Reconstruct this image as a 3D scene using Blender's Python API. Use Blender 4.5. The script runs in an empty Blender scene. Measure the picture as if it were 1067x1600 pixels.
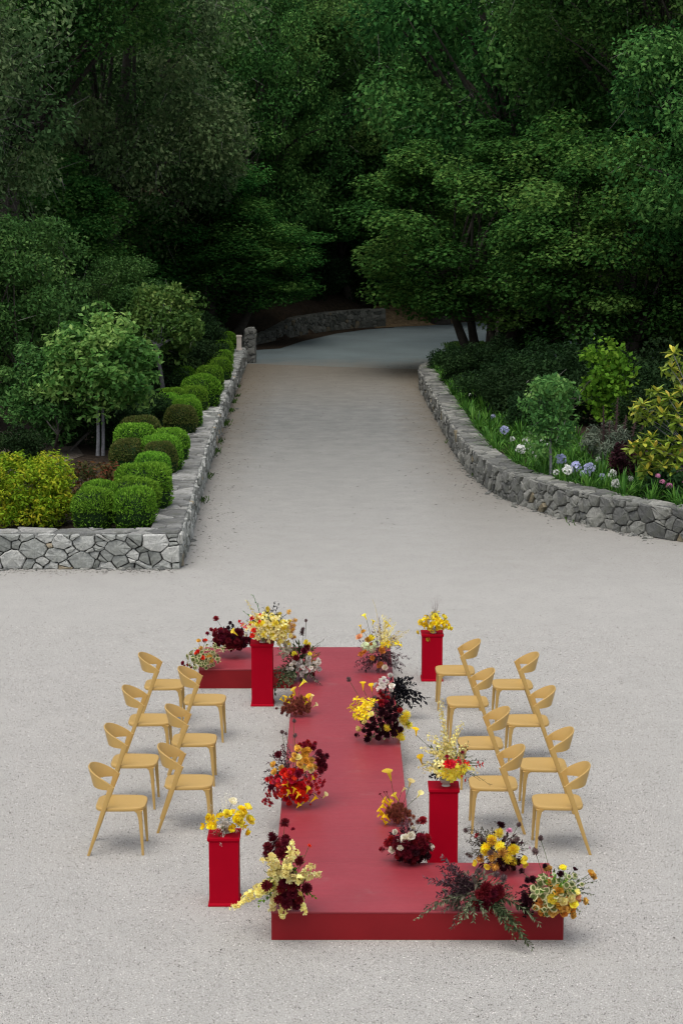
import bpy, math, random
import numpy as np
from mathutils import Vector, Matrix, Quaternion

# ------------------------------------------------------------------ camera, sky, sun, exposure
sc = bpy.context.scene
C = sc.collection
F_PX, CAM_H = 3111.0, 6.15                      # focal length in photo pixels (1067x1600), eye height
TH = math.atan(502.0 / F_PX)                    # pitch below the horizon
cam_d = bpy.data.cameras.new('camera')
cam_d.sensor_fit = 'VERTICAL'; cam_d.sensor_height = 36.0; cam_d.lens = 36.0 * F_PX / 1600.0
cam_d.clip_start = 0.1; cam_d.clip_end = 2000
cam = bpy.data.objects.new('camera', cam_d); C.objects.link(cam)
cam.location = (0, 0, CAM_H); cam.rotation_euler = (math.pi / 2 - TH, 0, 0)
sc.camera = cam

SUN_EL, SUN_AZ = math.radians(68), math.radians(205)     # azimuth clockwise from +Y: near the zenith, a little behind the camera
w = bpy.data.worlds.new('World'); sc.world = w; w.use_nodes = True
nt = w.node_tree; nt.nodes.clear()
o_ = nt.nodes.new('ShaderNodeOutputWorld'); b_ = nt.nodes.new('ShaderNodeBackground')
s_ = nt.nodes.new('ShaderNodeTexSky'); s_.sky_type = 'NISHITA'; s_.sun_disc = False
s_.sun_elevation = SUN_EL; s_.sun_rotation = SUN_AZ; s_.air_density = 1.0; s_.dust_density = 4.0; s_.ozone_density = 1.0
h_ = nt.nodes.new('ShaderNodeHueSaturation'); h_.inputs['Saturation'].default_value = 0.45   # overcast evening: greyer sky
nt.links.new(s_.outputs[0], h_.inputs['Color']); nt.links.new(h_.outputs[0], b_.inputs[0])
b_.inputs[1].default_value = 0.14
nt.links.new(b_.outputs[0], o_.inputs[0])
sl = bpy.data.lights.new('sun', 'SUN'); sl.energy = 0.7; sl.angle = math.radians(60); sl.color = (1.0, 0.93, 0.82)
so = bpy.data.objects.new('sun', sl); C.objects.link(so)
sd = Vector((math.sin(SUN_AZ) * math.cos(SUN_EL), math.cos(SUN_AZ) * math.cos(SUN_EL), math.sin(SUN_EL)))
so.rotation_euler = (-sd).to_track_quat('-Z', 'Y').to_euler()
sc.view_settings.view_transform = 'Standard'; sc.view_settings.look = 'None'
sc.view_settings.gamma = 1.0; sc.view_settings.exposure = 0.5; sc.view_settings.use_curve_mapping = False
sc.render.engine = 'CYCLES'
sc.cycles.filter_width = 1.2; sc.cycles.max_bounces = 8; sc.cycles.diffuse_bounces = 4; sc.cycles.transmission_bounces = 4; sc.cycles.glossy_bounces = 3

rnd = random.Random(7)
R = np.random.default_rng(11)

# ------------------------------------------------------------------ pixels to places
CT, ST = math.cos(TH), math.sin(TH)
def ray(px, py):
    u, v = (px - 533.5) / F_PX, (py - 800.0) / F_PX
    return Vector((u, CT - v * ST, -ST - v * CT))
def G(px, py, z=0.0):                            # where the ray meets the level z
    d = ray(px, py); t = (z - CAM_H) / d.z
    return Vector((d.x * t, d.y * t, z))
def AT(px, py, Y):                               # where the ray meets the upright plane y = Y
    d = ray(px, py); t = Y / d.y
    return Vector((d.x * t, Y, CAM_H + d.z * t))

# ------------------------------------------------------------------ object helpers
def fastmesh(name, V, F, mat=None, attr=None, smooth=False):
    V = np.asarray(V, dtype=np.float32).reshape(-1, 3)
    me = bpy.data.meshes.new(name)
    if isinstance(F, np.ndarray):
        n, k = F.shape
        me.vertices.add(len(V)); me.vertices.foreach_set('co', V.ravel())
        me.loops.add(n * k); me.loops.foreach_set('vertex_index', F.astype(np.int32).ravel())
        me.polygons.add(n); me.polygons.foreach_set('loop_start', np.arange(0, n * k, k, dtype=np.int32))
        me.update(calc_edges=True)
    else:
        me.from_pydata(V.tolist(), [], F); me.update()
    if mat is not None: me.materials.append(mat)
    if attr is not None:
        a = me.attributes.new('r', 'FLOAT', 'FACE')
        a.data.foreach_set('value', np.broadcast_to(np.asarray(attr, dtype=np.float32), (len(me.polygons),)).copy())
    if smooth: me.polygons.foreach_set('use_smooth', np.ones(len(me.polygons), dtype=bool))
    return me
def obj(name, me, parent=None, loc=None, rot=None, scale=None):
    o = bpy.data.objects.new(name, me); C.objects.link(o)
    if parent is not None: o.parent = parent
    if loc is not None: o.location = loc
    if rot is not None:
        if isinstance(rot, Quaternion): o.rotation_mode = 'QUATERNION'; o.rotation_quaternion = rot
        else: o.rotation_euler = rot
    if scale is not None: o.scale = (scale,) * 3 if isinstance(scale, (int, float)) else scale
    return o
def tag(o, label, cat, group=None):
    o['label'] = label; o['category'] = cat
    if group: o['group'] = group
    return o
def thing(name, label, cat, loc=(0, 0, 0), rotz=0.0, group=None, scale=None):
    return tag(obj(name, None, None, loc, (0, 0, rotz), scale), label, cat, group)
def structure(o): o['kind'] = 'structure'; return o
def stuff(o): o['kind'] = 'stuff'; return o

class MB:                                        # collects small shapes into one mesh
    def __init__(s): s.V = []; s.F = []; s.A = []
    def add(s, V, F, a=0.5):
        n = len(s.V); s.V += [tuple(v) for v in V]; s.F += [tuple(i + n for i in f) for f in F]; s.A += [a] * len(F)
    def box(s, x0, x1, y0, y1, z0, z1, a=0.5):
        s.add([(x0,y0,z0),(x1,y0,z0),(x1,y1,z0),(x0,y1,z0),(x0,y0,z1),(x1,y0,z1),(x1,y1,z1),(x0,y1,z1)],
              [(0,3,2,1),(4,5,6,7),(0,1,5,4),(1,2,6,5),(2,3,7,6),(3,0,4,7)], a)
    def tube(s, pts, rad, n=6, a=0.5, cap=True, flat=None):
        pts = [Vector(p) for p in pts]; V = []; F = []
        ref = Vector((0, 0, 1)) if abs((pts[-1] - pts[0]).normalized().z) < 0.9 else Vector((1, 0, 0))
        for i, p in enumerate(pts):
            t = (pts[min(i + 1, len(pts) - 1)] - pts[max(i - 1, 0)]).normalized()
            b = t.cross(ref).normalized(); c = b.cross(t).normalized()
            r = rad[i] if not isinstance(rad, (int, float)) else rad
            for k in range(n):
                an = 2 * math.pi * k / n
                V.append(p + b * (math.cos(an) * r) + c * (math.sin(an) * r))
        for i in range(len(pts) - 1):
            for k in range(n):
                F.append((i*n+k, i*n+(k+1) % n, (i+1)*n+(k+1) % n, (i+1)*n+k))
        if cap: F.append(tuple(range(n))[::-1]); F.append(tuple((len(pts)-1)*n+k for k in range(n)))
        s.add(V, F, a)
    def mesh(s, name, mat=None, smooth=False): return fastmesh(name, s.V, s.F, mat, s.A, smooth)
def bevelled(name, me, width=0.004, seg=2):
    import bmesh
    bm = bmesh.new(); bm.from_mesh(me)
    bmesh.ops.bevel(bm, geom=list(bm.edges), offset=width, segments=seg, affect='EDGES', profile=0.5)
    bm.to_mesh(me); bm.free(); return me

# ------------------------------------------------------------------ materials
def nodes(name):
    m = bpy.data.materials.new(name); m.use_nodes = True
    n = m.node_tree.nodes; p = n['Principled BSDF']
    return m, n, m.node_tree.links, p
def lin(r, g, b):
    f = lambda c: (c / 255 / 12.92) if c / 255 <= 0.04045 else ((c / 255 + 0.055) / 1.055) ** 2.4
    return (f(r), f(g), f(b), 1)
def ramp(n, stops):
    r = n.new('ShaderNodeValToRGB'); e = r.color_ramp.elements
    while len(e) < len(stops): e.new(0.5)
    for i, (p, c) in enumerate(stops): e[i].position = p; e[i].color = c if len(c) == 4 else (*c, 1)
    return r
def noise(n, l, scale, detail=4, rough=0.55, coord='Object'):
    tc = n.new('ShaderNodeTexCoord'); t = n.new('ShaderNodeTexNoise')
    t.inputs['Scale'].default_value = scale; t.inputs['Detail'].default_value = detail; t.inputs['Roughness'].default_value = rough
    l.new(tc.outputs[coord], t.inputs['Vector']); return t
def mix(n, l, fac, a, b, mode='MIX'):
    x = n.new('ShaderNodeMix'); x.data_type = 'RGBA'; x.blend_type = mode
    if isinstance(fac, (int, float)): x.inputs[0].default_value = fac
    else: l.new(fac, x.inputs[0])
    for v, i in ((a, 6), (b, 7)):
        if hasattr(v, 'is_output'): l.new(v, x.inputs[i])
        else: x.inputs[i].default_value = v if len(v) == 4 else (*v, 1)
    return x.outputs[2]
def bump(n, l, h, strength=0.3, dist=0.01, normal_to=None):
    b = n.new('ShaderNodeBump'); b.inputs['Strength'].default_value = strength; b.inputs['Distance'].default_value = dist
    l.new(h, b.inputs['Height'])
    if normal_to is not None: l.new(b.outputs[0], normal_to.inputs['Normal'])
    return b

def paint(name, col, rough=0.45, var=0.12, scale=3.0, spec=0.5, bumps=0.02):
    m, n, l, p = nodes(name)
    t = noise(n, l, scale, 6); rp = ramp(n, [(0.3, tuple(c * (1 - var) for c in col[:3])), (0.7, tuple(min(1, c * (1 + var)) for c in col[:3]))])
    l.new(t.outputs[0], rp.inputs[0]); l.new(rp.outputs[0], p.inputs['Base Color'])
    t2 = noise(n, l, scale * 14, 5)
    mr = n.new('ShaderNodeMapRange'); mr.inputs[3].default_value = rough - 0.08; mr.inputs[4].default_value = rough + 0.1
    l.new(t2.outputs[0], mr.inputs[0]); l.new(mr.outputs[0], p.inputs['Roughness'])
    p.inputs['Specular IOR Level'].default_value = spec
    if bumps: bump(n, l, t2.outputs[0], bumps * 10, 0.002, p)
    return m

def leafmat(name, c0, c1, c2, trans=0.25, rough=0.65, spec=0.07, objvar=0.12, hue=0.012, patch=0.0, patch_scale=0.5, patch_col=(0.1, 0.1, 0.1)):
    m, n, l, p = nodes(name)
    a = n.new('ShaderNodeAttribute'); a.attribute_name = 'r'
    rp = ramp(n, [(0.1, c0), (0.5, c1), (0.95, c2)]); l.new(a.outputs['Fac'], rp.inputs[0])
    col = rp.outputs[0]
    if patch:
        t = noise(n, l, patch_scale, 3); r2 = ramp(n, [(0.5, (0, 0, 0)), (0.66, (patch,) * 3)]); l.new(t.outputs[0], r2.inputs[0])
        col = mix(n, l, r2.outputs[0], col, patch_col)
    oi = n.new('ShaderNodeObjectInfo'); hs = n.new('ShaderNodeHueSaturation')
    mv = n.new('ShaderNodeMapRange'); mv.inputs[3].default_value = 1 - objvar; mv.inputs[4].default_value = 1 + objvar
    l.new(oi.outputs['Random'], mv.inputs[0]); l.new(mv.outputs[0], hs.inputs['Value'])
    mh = n.new('ShaderNodeMapRange'); mh.inputs[3].default_value = 0.5 - hue; mh.inputs[4].default_value = 0.5 + hue
    l.new(oi.outputs['Random'], mh.inputs[0]); l.new(mh.outputs[0], hs.inputs['Hue'])
    l.new(col, hs.inputs['Color']); l.new(hs.outputs[0], p.inputs['Base Color'])
    p.inputs['Roughness'].default_value = rough; p.inputs['Specular IOR Level'].default_value = spec
    tr = n.new('ShaderNodeBsdfTranslucent'); l.new(hs.outputs[0], tr.inputs[0])
    ms = n.new('ShaderNodeMixShader'); ms.inputs[0].default_value = trans
    l.new(p.outputs[0], ms.inputs[1]); l.new(tr.outputs[0], ms.inputs[2])
    l.new(ms.outputs[0], n['Material Output'].inputs['Surface'])
    return m
def bloommat(name, c, c2=None, rough=0.6):
    c2 = c2 or tuple(min(1, x * 1.5 + 0.01) for x in c)
    return leafmat(name, tuple(x * 0.8 for x in c), c, c2, trans=0.42, rough=rough, spec=0.2, objvar=0.2, hue=0.01)

M = {}
# gravel: pale decomposed-granite grit, canopy shade painted in along the drive, browner dirt at its edges
def gravel():
    m, n, l, p = nodes('gravel')
    tc = n.new('ShaderNodeTexCoord')
    t1 = noise(n, l, 85, 3, 0.9); t2 = noise(n, l, 1.6, 6, 0.7); t3 = noise(n, l, 19, 5, 0.75); t4 = noise(n, l, 0.22, 4, 0.6)
    v = n.new('ShaderNodeTexVoronoi'); v.inputs['Scale'].default_value = 55; l.new(tc.outputs['Object'], v.inputs['Vector'])
    r1 = ramp(n, [(0.33, lin(74, 75, 71)), (0.44, lin(147, 145, 140)), (0.56, lin(188, 186, 181)), (0.68, lin(222, 220, 215))]); l.new(t1.outputs[0], r1.inputs[0])
    r2 = ramp(n, [(0.35, lin(163, 162, 157)), (0.65, lin(180, 178, 173))]); l.new(t2.outputs[0], r2.inputs[0])
    c = mix(n, l, 0.22, r1.outputs[0], r2.outputs[0])
    r3 = ramp(n, [(0.35, (0.42, 0.41, 0.40)), (0.43, (0.97, 0.97, 0.97))]); l.new(t3.outputs[0], r3.inputs[0])
    c = mix(n, l, 0.8, c, r3.outputs[0], 'MULTIPLY')
    rv = ramp(n, [(0.0, (0.75, 0.73, 0.7)), (0.12, (1, 1, 1))]); l.new(v.outputs['Distance'], rv.inputs[0])
    c = mix(n, l, 0.1, c, rv.outputs[0], 'MULTIPLY')
    t7 = noise(n, l, 2.3, 5, 0.65); r7 = ramp(n, [(0.36, (0.985, 0.985, 0.982)), (0.5, (1.02, 1.02, 1.02)), (0.64, (1.05, 1.05, 1.047))]); l.new(t7.outputs[0], r7.inputs[0])
    c = mix(n, l, 1.0, c, r7.outputs[0], 'MULTIPLY')
    # canopy shade in the drive's colour, then dirt and leaf crumbs over it
    sp = n.new('ShaderNodeSeparateXYZ'); l.new(tc.outputs['Object'], sp.inputs[0])
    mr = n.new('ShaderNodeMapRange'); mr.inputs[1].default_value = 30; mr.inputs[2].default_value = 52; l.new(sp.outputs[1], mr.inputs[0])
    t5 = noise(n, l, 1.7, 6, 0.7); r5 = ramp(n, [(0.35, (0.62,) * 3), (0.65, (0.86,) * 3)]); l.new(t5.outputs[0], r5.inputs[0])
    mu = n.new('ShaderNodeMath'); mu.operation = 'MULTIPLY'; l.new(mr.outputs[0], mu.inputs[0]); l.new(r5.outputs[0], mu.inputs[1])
    c = mix(n, l, mu.outputs[0], c, lin(104, 107, 106))  # the painted shade: cool dark grey up the drive
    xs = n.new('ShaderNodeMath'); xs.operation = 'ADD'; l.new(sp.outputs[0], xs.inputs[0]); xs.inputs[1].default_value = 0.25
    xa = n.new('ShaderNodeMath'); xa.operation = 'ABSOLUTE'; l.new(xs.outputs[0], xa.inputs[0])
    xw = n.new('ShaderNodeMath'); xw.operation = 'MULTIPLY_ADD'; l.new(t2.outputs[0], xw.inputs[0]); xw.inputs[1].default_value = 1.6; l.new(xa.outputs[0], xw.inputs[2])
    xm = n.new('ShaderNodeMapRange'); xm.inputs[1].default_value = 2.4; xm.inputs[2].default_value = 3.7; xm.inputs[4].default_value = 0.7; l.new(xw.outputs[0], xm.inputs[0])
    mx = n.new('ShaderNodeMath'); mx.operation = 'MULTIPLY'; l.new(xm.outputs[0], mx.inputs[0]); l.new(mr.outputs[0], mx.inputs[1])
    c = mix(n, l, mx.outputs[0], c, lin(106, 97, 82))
    ym = n.new('ShaderNodeMapRange'); ym.inputs[1].default_value = 56; ym.inputs[2].default_value = 70; ym.inputs[4].default_value = 0.6; l.new(sp.outputs[1], ym.inputs[0])
    c = mix(n, l, ym.outputs[0], c, lin(128, 117, 99))
    t6 = noise(n, l, 9, 5, 0.75); r6 = ramp(n, [(0.60, (0,) * 3), (0.70, (0.7,) * 3)]); l.new(t6.outputs[0], r6.inputs[0])
    mu2 = n.new('ShaderNodeMath'); mu2.operation = 'MULTIPLY'; l.new(mr.outputs[0], mu2.inputs[0]); l.new(r6.outputs[0], mu2.inputs[1])
    c = mix(n, l, mu2.outputs[0], c, lin(96, 82, 66))
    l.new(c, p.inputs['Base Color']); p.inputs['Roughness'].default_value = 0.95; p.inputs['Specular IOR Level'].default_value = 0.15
    ad = n.new('ShaderNodeMath'); ad.operation = 'ADD'; l.new(t1.outputs[0], ad.inputs[0]); l.new(t3.outputs[0], ad.inputs[1])
    bump(n, l, ad.outputs[0], 0.55, 0.012, p)
    return m
M['gravel'] = gravel()
def asphalt():
    m, n, l, p = nodes('asphalt')
    t1 = noise(n, l, 40, 3, 0.7); t2 = noise(n, l, 0.35, 5, 0.6)
    r1 = ramp(n, [(0.35, lin(84, 95, 97)), (0.65, lin(124, 139, 140))]); l.new(t1.outputs[0], r1.inputs[0])
    r2 = ramp(n, [(0.35, (0.75, 0.75, 0.75)), (0.65, (1, 1, 1))]); l.new(t2.outputs[0], r2.inputs[0])
    c = mix(n, l, 1.0, r1.outputs[0], r2.outputs[0], 'MULTIPLY')
    tc = n.new('ShaderNodeTexCoord'); sp = n.new('ShaderNodeSeparateXYZ'); l.new(tc.outputs['Object'], sp.inputs[0])
    t3 = noise(n, l, 0.9, 7, 0.7); ad = n.new('ShaderNodeMath'); ad.operation = 'MULTIPLY_ADD'; l.new(t3.outputs[0], ad.inputs[0]); ad.inputs[1].default_value = 9.0; l.new(sp.outputs[1], ad.inputs[2])
    mr = n.new('ShaderNodeMapRange'); mr.inputs[1].default_value = 73.5; mr.inputs[2].default_value = 78.5; mr.inputs[3].default_value = 0.75; mr.inputs[4].default_value = 0.0; l.new(ad.outputs[0], mr.inputs[0])
    c = mix(n, l, mr.outputs[0], c, lin(128, 121, 108))                   # grit carried onto the road from the drive
    l.new(c, p.inputs['Base Color']); p.inputs['Roughness'].default_value = 0.8
    bump(n, l, t1.outputs[0], 0.3, 0.006, p); return m
M['asphalt'] = asphalt()
def soil(name, a, b, sc_=6):
    m, n, l, p = nodes(name)
    t1 = noise(n, l, sc_, 6, 0.7); t2 = noise(n, l, sc_ * 6, 4, 0.7)
    r1 = ramp(n, [(0.35, a), (0.65, b)]); l.new(t1.outputs[0], r1.inputs[0])
    r2 = ramp(n, [(0.35, (0.5, 0.48, 0.45)), (0.6, (1, 1, 1))]); l.new(t2.outputs[0], r2.inputs[0])
    l.new(mix(n, l, 1.0, r1.outputs[0], r2.outputs[0], 'MULTIPLY'), p.inputs['Base Color']); p.inputs['Roughness'].default_value = 1.0
    p.inputs['Specular IOR Level'].default_value = 0.1
    bump(n, l, t2.outputs[0], 0.8, 0.03, p); return m
M['mulch'] = soil('mulch', (0.03, 0.022, 0.016), (0.085, 0.065, 0.05))
M['litter'] = soil('leaf_litter', (0.022, 0.017, 0.012), (0.07, 0.05, 0.032))
M['straw'] = soil('straw_litter', (0.16, 0.11, 0.06), (0.38, 0.27, 0.15))
M['dirt_path'] = soil('dirt_path', (0.12, 0.1, 0.08), (0.22, 0.19, 0.16))
def stone(name, lo, mid, hi, tan, lichen=0.5):
    m, n, l, p = nodes(name)
    a = n.new('ShaderNodeAttribute'); a.attribute_name = 'r'
    r0 = ramp(n, [(0.0, lo), (0.45, mid), (0.9, hi), (0.97, tan)]); l.new(a.outputs['Fac'], r0.inputs[0])
    t1 = noise(n, l, 7, 7, 0.7); r1 = ramp(n, [(0.33, (0.55, 0.55, 0.55)), (0.66, (1.12, 1.12, 1.1))]); l.new(t1.outputs[0], r1.inputs[0])
    c = mix(n, l, 1.0, r0.outputs[0], r1.outputs[0], 'MULTIPLY')
    t2 = noise(n, l, 2.6, 6, 0.7); r2 = ramp(n, [(0.52, (0,) * 3), (0.64, (lichen,) * 3)]); l.new(t2.outputs[0], r2.inputs[0])
    c = mix(n, l, r2.outputs[0], c, (0.085, 0.09, 0.07))
    t3 = noise(n, l, 45, 3, 0.6); r3 = ramp(n, [(0.35, (0.72,) * 3), (0.6, (1.05,) * 3)]); l.new(t3.outputs[0], r3.inputs[0])
    c = mix(n, l, 0.8, c, r3.outputs[0], 'MULTIPLY')
    l.new(c, p.inputs['Base Color']); p.inputs['Roughness'].default_value = 0.9; p.inputs['Specular IOR Level'].default_value = 0.2
    bump(n, l, t1.outputs[0], 0.7, 0.03, p); return m
M['stone'] = stone('wall_stone', lin(124, 127, 123), lin(168, 171, 167), lin(198, 199, 195), lin(170, 158, 136), 0.45)
M['stone_dark'] = stone('weathered_stone', lin(96, 97, 96), lin(132, 133, 129), lin(158, 158, 152), lin(140, 130, 108), 0.65)
M['stone_cap'] = stone('coping_stone', lin(112, 113, 112), lin(142, 143, 141), lin(170, 170, 167), lin(140, 134, 120), 0.6)
M['stone_mossy_shaded'] = stone('shaded_mossy_stone', lin(70, 72, 66), lin(100, 101, 94), lin(122, 122, 114), lin(116, 106, 86), 0.7)  # mossy stone, its tone lowered to put deep shade into the colour
M['mortar'] = soil('mortar_core', (0.04, 0.04, 0.036), (0.09, 0.086, 0.08), 20)
M['bark'] = stone('bark', (0.03, 0.026, 0.022), (0.075, 0.066, 0.057), (0.12, 0.11, 0.098), (0.11, 0.09, 0.07), 0.4)
M['pale_bark'] = stone('pale_bark', (0.16, 0.16, 0.17), (0.26, 0.26, 0.28), (0.34, 0.34, 0.36), (0.3, 0.28, 0.25), 0.2)
M['twig'] = paint('lichen_twig', (0.17, 0.165, 0.15), 0.9, 0.3, 2, 0.1, 0)
M['chair'] = paint('mustard_plastic', (0.475, 0.305, 0.095), 0.46, 0.03, 4, 0.42, 0.01)
M['deck'] = paint('deck_red_lit', (0.285, 0.030, 0.042), 0.45, 0.10, 1.6, 0.5, 0.02)  # platform red, lightened because the top lies under open sky
def deck_wear(m):
    n, l = m.node_tree.nodes, m.node_tree.links; p = n['Principled BSDF']
    tc = n.new('ShaderNodeTexCoord'); mp = n.new('ShaderNodeMapping'); mp.inputs['Scale'].default_value = (0.9, 14, 1); l.new(tc.outputs['Object'], mp.inputs[0])
    t = n.new('ShaderNodeTexNoise'); t.inputs['Scale'].default_value = 2.2; t.inputs['Detail'].default_value = 6; l.new(mp.outputs[0], t.inputs['Vector'])
    r = ramp(n, [(0.36, (0.94, 0.93, 0.93)), (0.6, (1.04, 1.03, 1.03))]); l.new(t.outputs[0], r.inputs[0])
    old = p.inputs['Base Color'].links[0].from_socket; c = mix(n, l, 1.0, old, r.outputs[0], 'MULTIPLY')
    t2 = noise(n, l, 3.5, 8, 0.75); r2 = ramp(n, [(0.58, (0,) * 3), (0.72, (0.16,) * 3)]); l.new(t2.outputs[0], r2.inputs[0])
    l.new(mix(n, l, r2.outputs[0], c, (0.42, 0.3, 0.27)), p.inputs['Base Color'])     # gravel dust walked onto the paint
deck_wear(M['deck'])
M['riser'] = paint('riser_red_shaded', (0.215, 0.007, 0.011), 0.5, 0.12, 2.0, 0.22, 0.02)  # same platform red darkened, the upright faces' shade put into the colour
M['pedestal'] = paint('painted_pedestal', (0.355, 0.0010, 0.0125), 0.6, 0.06, 3.0, 0.05, 0.01)
M['ceramic'] = paint('glazed_ceramic', (0.42, 0.38, 0.33), 0.3, 0.1, 8, 0.5, 0)
M['white_post'] = paint('limestone', (0.68, 0.6, 0.53), 0.8, 0.12, 6, 0.2, 0.05)

def LM(k, *a, **kw): M[k] = leafmat(k, *a, **kw)
LM('oak_leaf', (0.010, 0.036, 0.010), (0.048, 0.135, 0.032), (0.16, 0.30, 0.075), spec=.02)
LM('grey_oak_leaf', (0.025, 0.066, 0.022), (0.105, 0.205, 0.075), (0.28, 0.39, 0.17), spec=.02, patch=0.16, patch_scale=0.35, patch_col=(0.15, 0.155, 0.13))
LM('maple_leaf', (0.010, 0.045, 0.010), (0.046, 0.155, 0.032), (0.165, 0.32, 0.07), trans=0.3, spec=.02)
LM('far_leaf', (0.03, 0.06, 0.015), (0.075, 0.125, 0.03), (0.17, 0.2, 0.05), trans=0.3)
LM('citrus_leaf', (0.032, 0.10, 0.018), (0.115, 0.26, 0.055), (0.32, 0.46, 0.12), trans=0.35, rough=0.45, spec=0.15)
LM('laurel_leaf', (0.016, 0.058, 0.014), (0.062, 0.17, 0.04), (0.16, 0.30, 0.08), rough=0.5, spec=0.08)
LM('lime_leaf', (0.04, 0.11, 0.01), (0.11, 0.25, 0.02), (0.23, 0.37, 0.04), trans=0.35)
LM('sapling_leaf', (0.04, 0.11, 0.03), (0.11, 0.24, 0.06), (0.24, 0.38, 0.11), trans=0.35)
LM('gold_shrub', (0.08, 0.19, 0.01), (0.24, 0.38, 0.02), (0.5, 0.44, 0.03), trans=0.25)
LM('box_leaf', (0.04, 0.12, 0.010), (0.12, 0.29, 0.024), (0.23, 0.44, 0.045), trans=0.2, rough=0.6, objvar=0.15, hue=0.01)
LM('box_brown', (0.04, 0.06, 0.012), (0.08, 0.115, 0.025), (0.15, 0.14, 0.045), trans=0.2, rough=0.6)
LM('nandina', (0.03, 0.045, 0.015), (0.075, 0.075, 0.025), (0.22, 0.05, 0.03))
LM('purple_leaf', (0.012, 0.006, 0.008), (0.035, 0.012, 0.018), (0.07, 0.025, 0.03))
LM('grey_leaf', (0.09, 0.12, 0.085), (0.16, 0.2, 0.145), (0.25, 0.28, 0.21))
LM('strap_leaf', (0.022, 0.085, 0.012), (0.06, 0.19, 0.026), (0.13, 0.3, 0.045), rough=0.45, spec=0.15)
LM('magnolia_leaf', (0.13, 0.22, 0.025), (0.30, 0.38, 0.045), (0.6, 0.5, 0.07), rough=0.4, spec=0.4, objvar=0.3, hue=0.02)
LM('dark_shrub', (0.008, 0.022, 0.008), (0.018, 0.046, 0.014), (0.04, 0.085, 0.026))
LM('grass', (0.03, 0.07, 0.015), (0.06, 0.12, 0.025), (0.1, 0.17, 0.04))
# arrangement colours
LM('greenery', (0.03, 0.055, 0.016), (0.075, 0.12, 0.036), (0.15, 0.21, 0.07))
LM('plum', (0.035, 0.018, 0.024), (0.105, 0.058, 0.07), (0.22, 0.14, 0.15))
LM('plum_green', (0.045, 0.045, 0.03), (0.12, 0.11, 0.08), (0.24, 0.21, 0.16))
LM('black_leaf', (0.004, 0.004, 0.006), (0.01, 0.01, 0.014), (0.022, 0.022, 0.028), rough=0.35)
LM('dark_green', (0.025, 0.04, 0.018), (0.065, 0.09, 0.04), (0.16, 0.2, 0.1))
LM('olive_leaf', (0.06, 0.075, 0.04), (0.15, 0.18, 0.10), (0.29, 0.32, 0.2))
M['ivy'] = bloommat('ivy_leaf', (0.14, 0.19, 0.05)); M['ivy_edge'] = bloommat('ivy_margin', (0.62, 0.58, 0.32))
for k, c in dict(burgundy=(0.13, 0.006, 0.016), maroon=(0.034, 0.004, 0.010), crimson=(0.28, 0.010, 0.024), red=(0.66, 0.014, 0.014),
                 coral=(0.50, 0.035, 0.055), gold=(0.70, 0.42, 0.09), amber=(0.72, 0.40, 0.05), yellow=(0.92, 0.63, 0.02), lemon=(0.95, 0.75, 0.07),
                 butter=(0.95, 0.82, 0.34), cream=(0.85, 0.78, 0.6), white=(0.8, 0.75, 0.66), terracotta=(0.26, 0.07, 0.045), dusk=(0.16, 0.1, 0.1),
                 mint=(0.58, 0.66, 0.42), orange=(0.78, 0.34, 0.07), peach=(0.78, 0.4, 0.22), pink=(0.55, 0.22, 0.36), violet=(0.52, 0.54, 0.78),
                 snow=(0.85, 0.86, 0.82), stemgreen=(0.12, 0.16, 0.06)).items(): M[k] = bloommat(k, c)

# ------------------------------------------------------------------ the setting
def yback(x):                                    # where the wooded slope begins behind the road
    return float(np.interp(x, [-60, -9, -3.7, -2.6, -1.5, -0.4, 0.9, 2.2, 4, 8, 60], [79, 79, 79.2, 83, 86.3, 88.8, 90.4, 91.2, 92.2, 97, 104]))
def hill(x, y):
    d = y - yback(x) - float(np.interp(x, [1.2, 2.6], [1.15, 0.2]))      # the slope starts behind the retaining wall
    if d <= 0: return -0.15
    k = float(np.interp(x, [-4, -2.6, 0.6, 2.0], [0.25, 0.8, 0.8, 0.0]))
    return min(1, d / 0.35) * k + 0.16 * d + 0.010 * max(0, d - 4) ** 2 * min(1, 8 / max(1, d)) + 0.12 * math.sin(x * 1.3 + y * 0.7) * min(1, d / 3)
def sheet(name, pts, z, mat, n_sub=0):
    return structure(obj(name, fastmesh(name, [(p[0], p[1], z) for p in pts], [tuple(range(len(pts)))], mat)))
sheet('ground', [(-300, -60), (300, -60), (300, 400), (-300, 400)], 0.0, M['gravel'])
edge = [(-30 + i * 0.9, 71.6 - 0.42 * (-3.3 + 30 - i * 0.9) * 0 - 0.38 * ((-30 + i * 0.9) + 3.3) * (1 if -30 + i * 0.9 > -3.3 else 0.1) + rnd.uniform(-0.12, 0.12)) for i in range(0, 42)]
edge = [(x, max(y, 66)) for x, y in edge]
sheet('road', edge + [(30, 66), (40, 101), (8, 96.5), (4, 92.5), (2.2, 91.4), (0.9, 90.6), (-0.6, 88.0), (-2.0, 84.2), (-3.6, 80), (-9, 79.5), (-30, 79.5)], 0.004, M['asphalt'])
lit = [(-3.9, 77.3), (-2.4, 78.6), (-1.6, 82.4), (-0.2, 86.9), (1.2, 89.6), (2.4, 90.7), (2.4, 91.5), (0.9, 90.8), (-0.4, 89), (-1.5, 86.6), (-2.6, 83.4), (-3.7, 79.8)]
sheet('soil_verge', lit, 0.010, M['litter'])
gx = np.linspace(-70, 70, 141); gy = np.linspace(78, 190, 160)
HV = [(x, y, hill(x, y) + (rnd.uniform(-0.05, 0.05) if y > yback(x) + 0.5 else 0)) for y in gy for x in gx]
HF = np.array([(j*141+i, j*141+i+1, (j+1)*141+i+1, (j+1)*141+i) for j in range(159) for i in range(140)])
structure(obj('hillside', fastmesh('hillside', HV, HF, M['litter'], smooth=True)))
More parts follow.
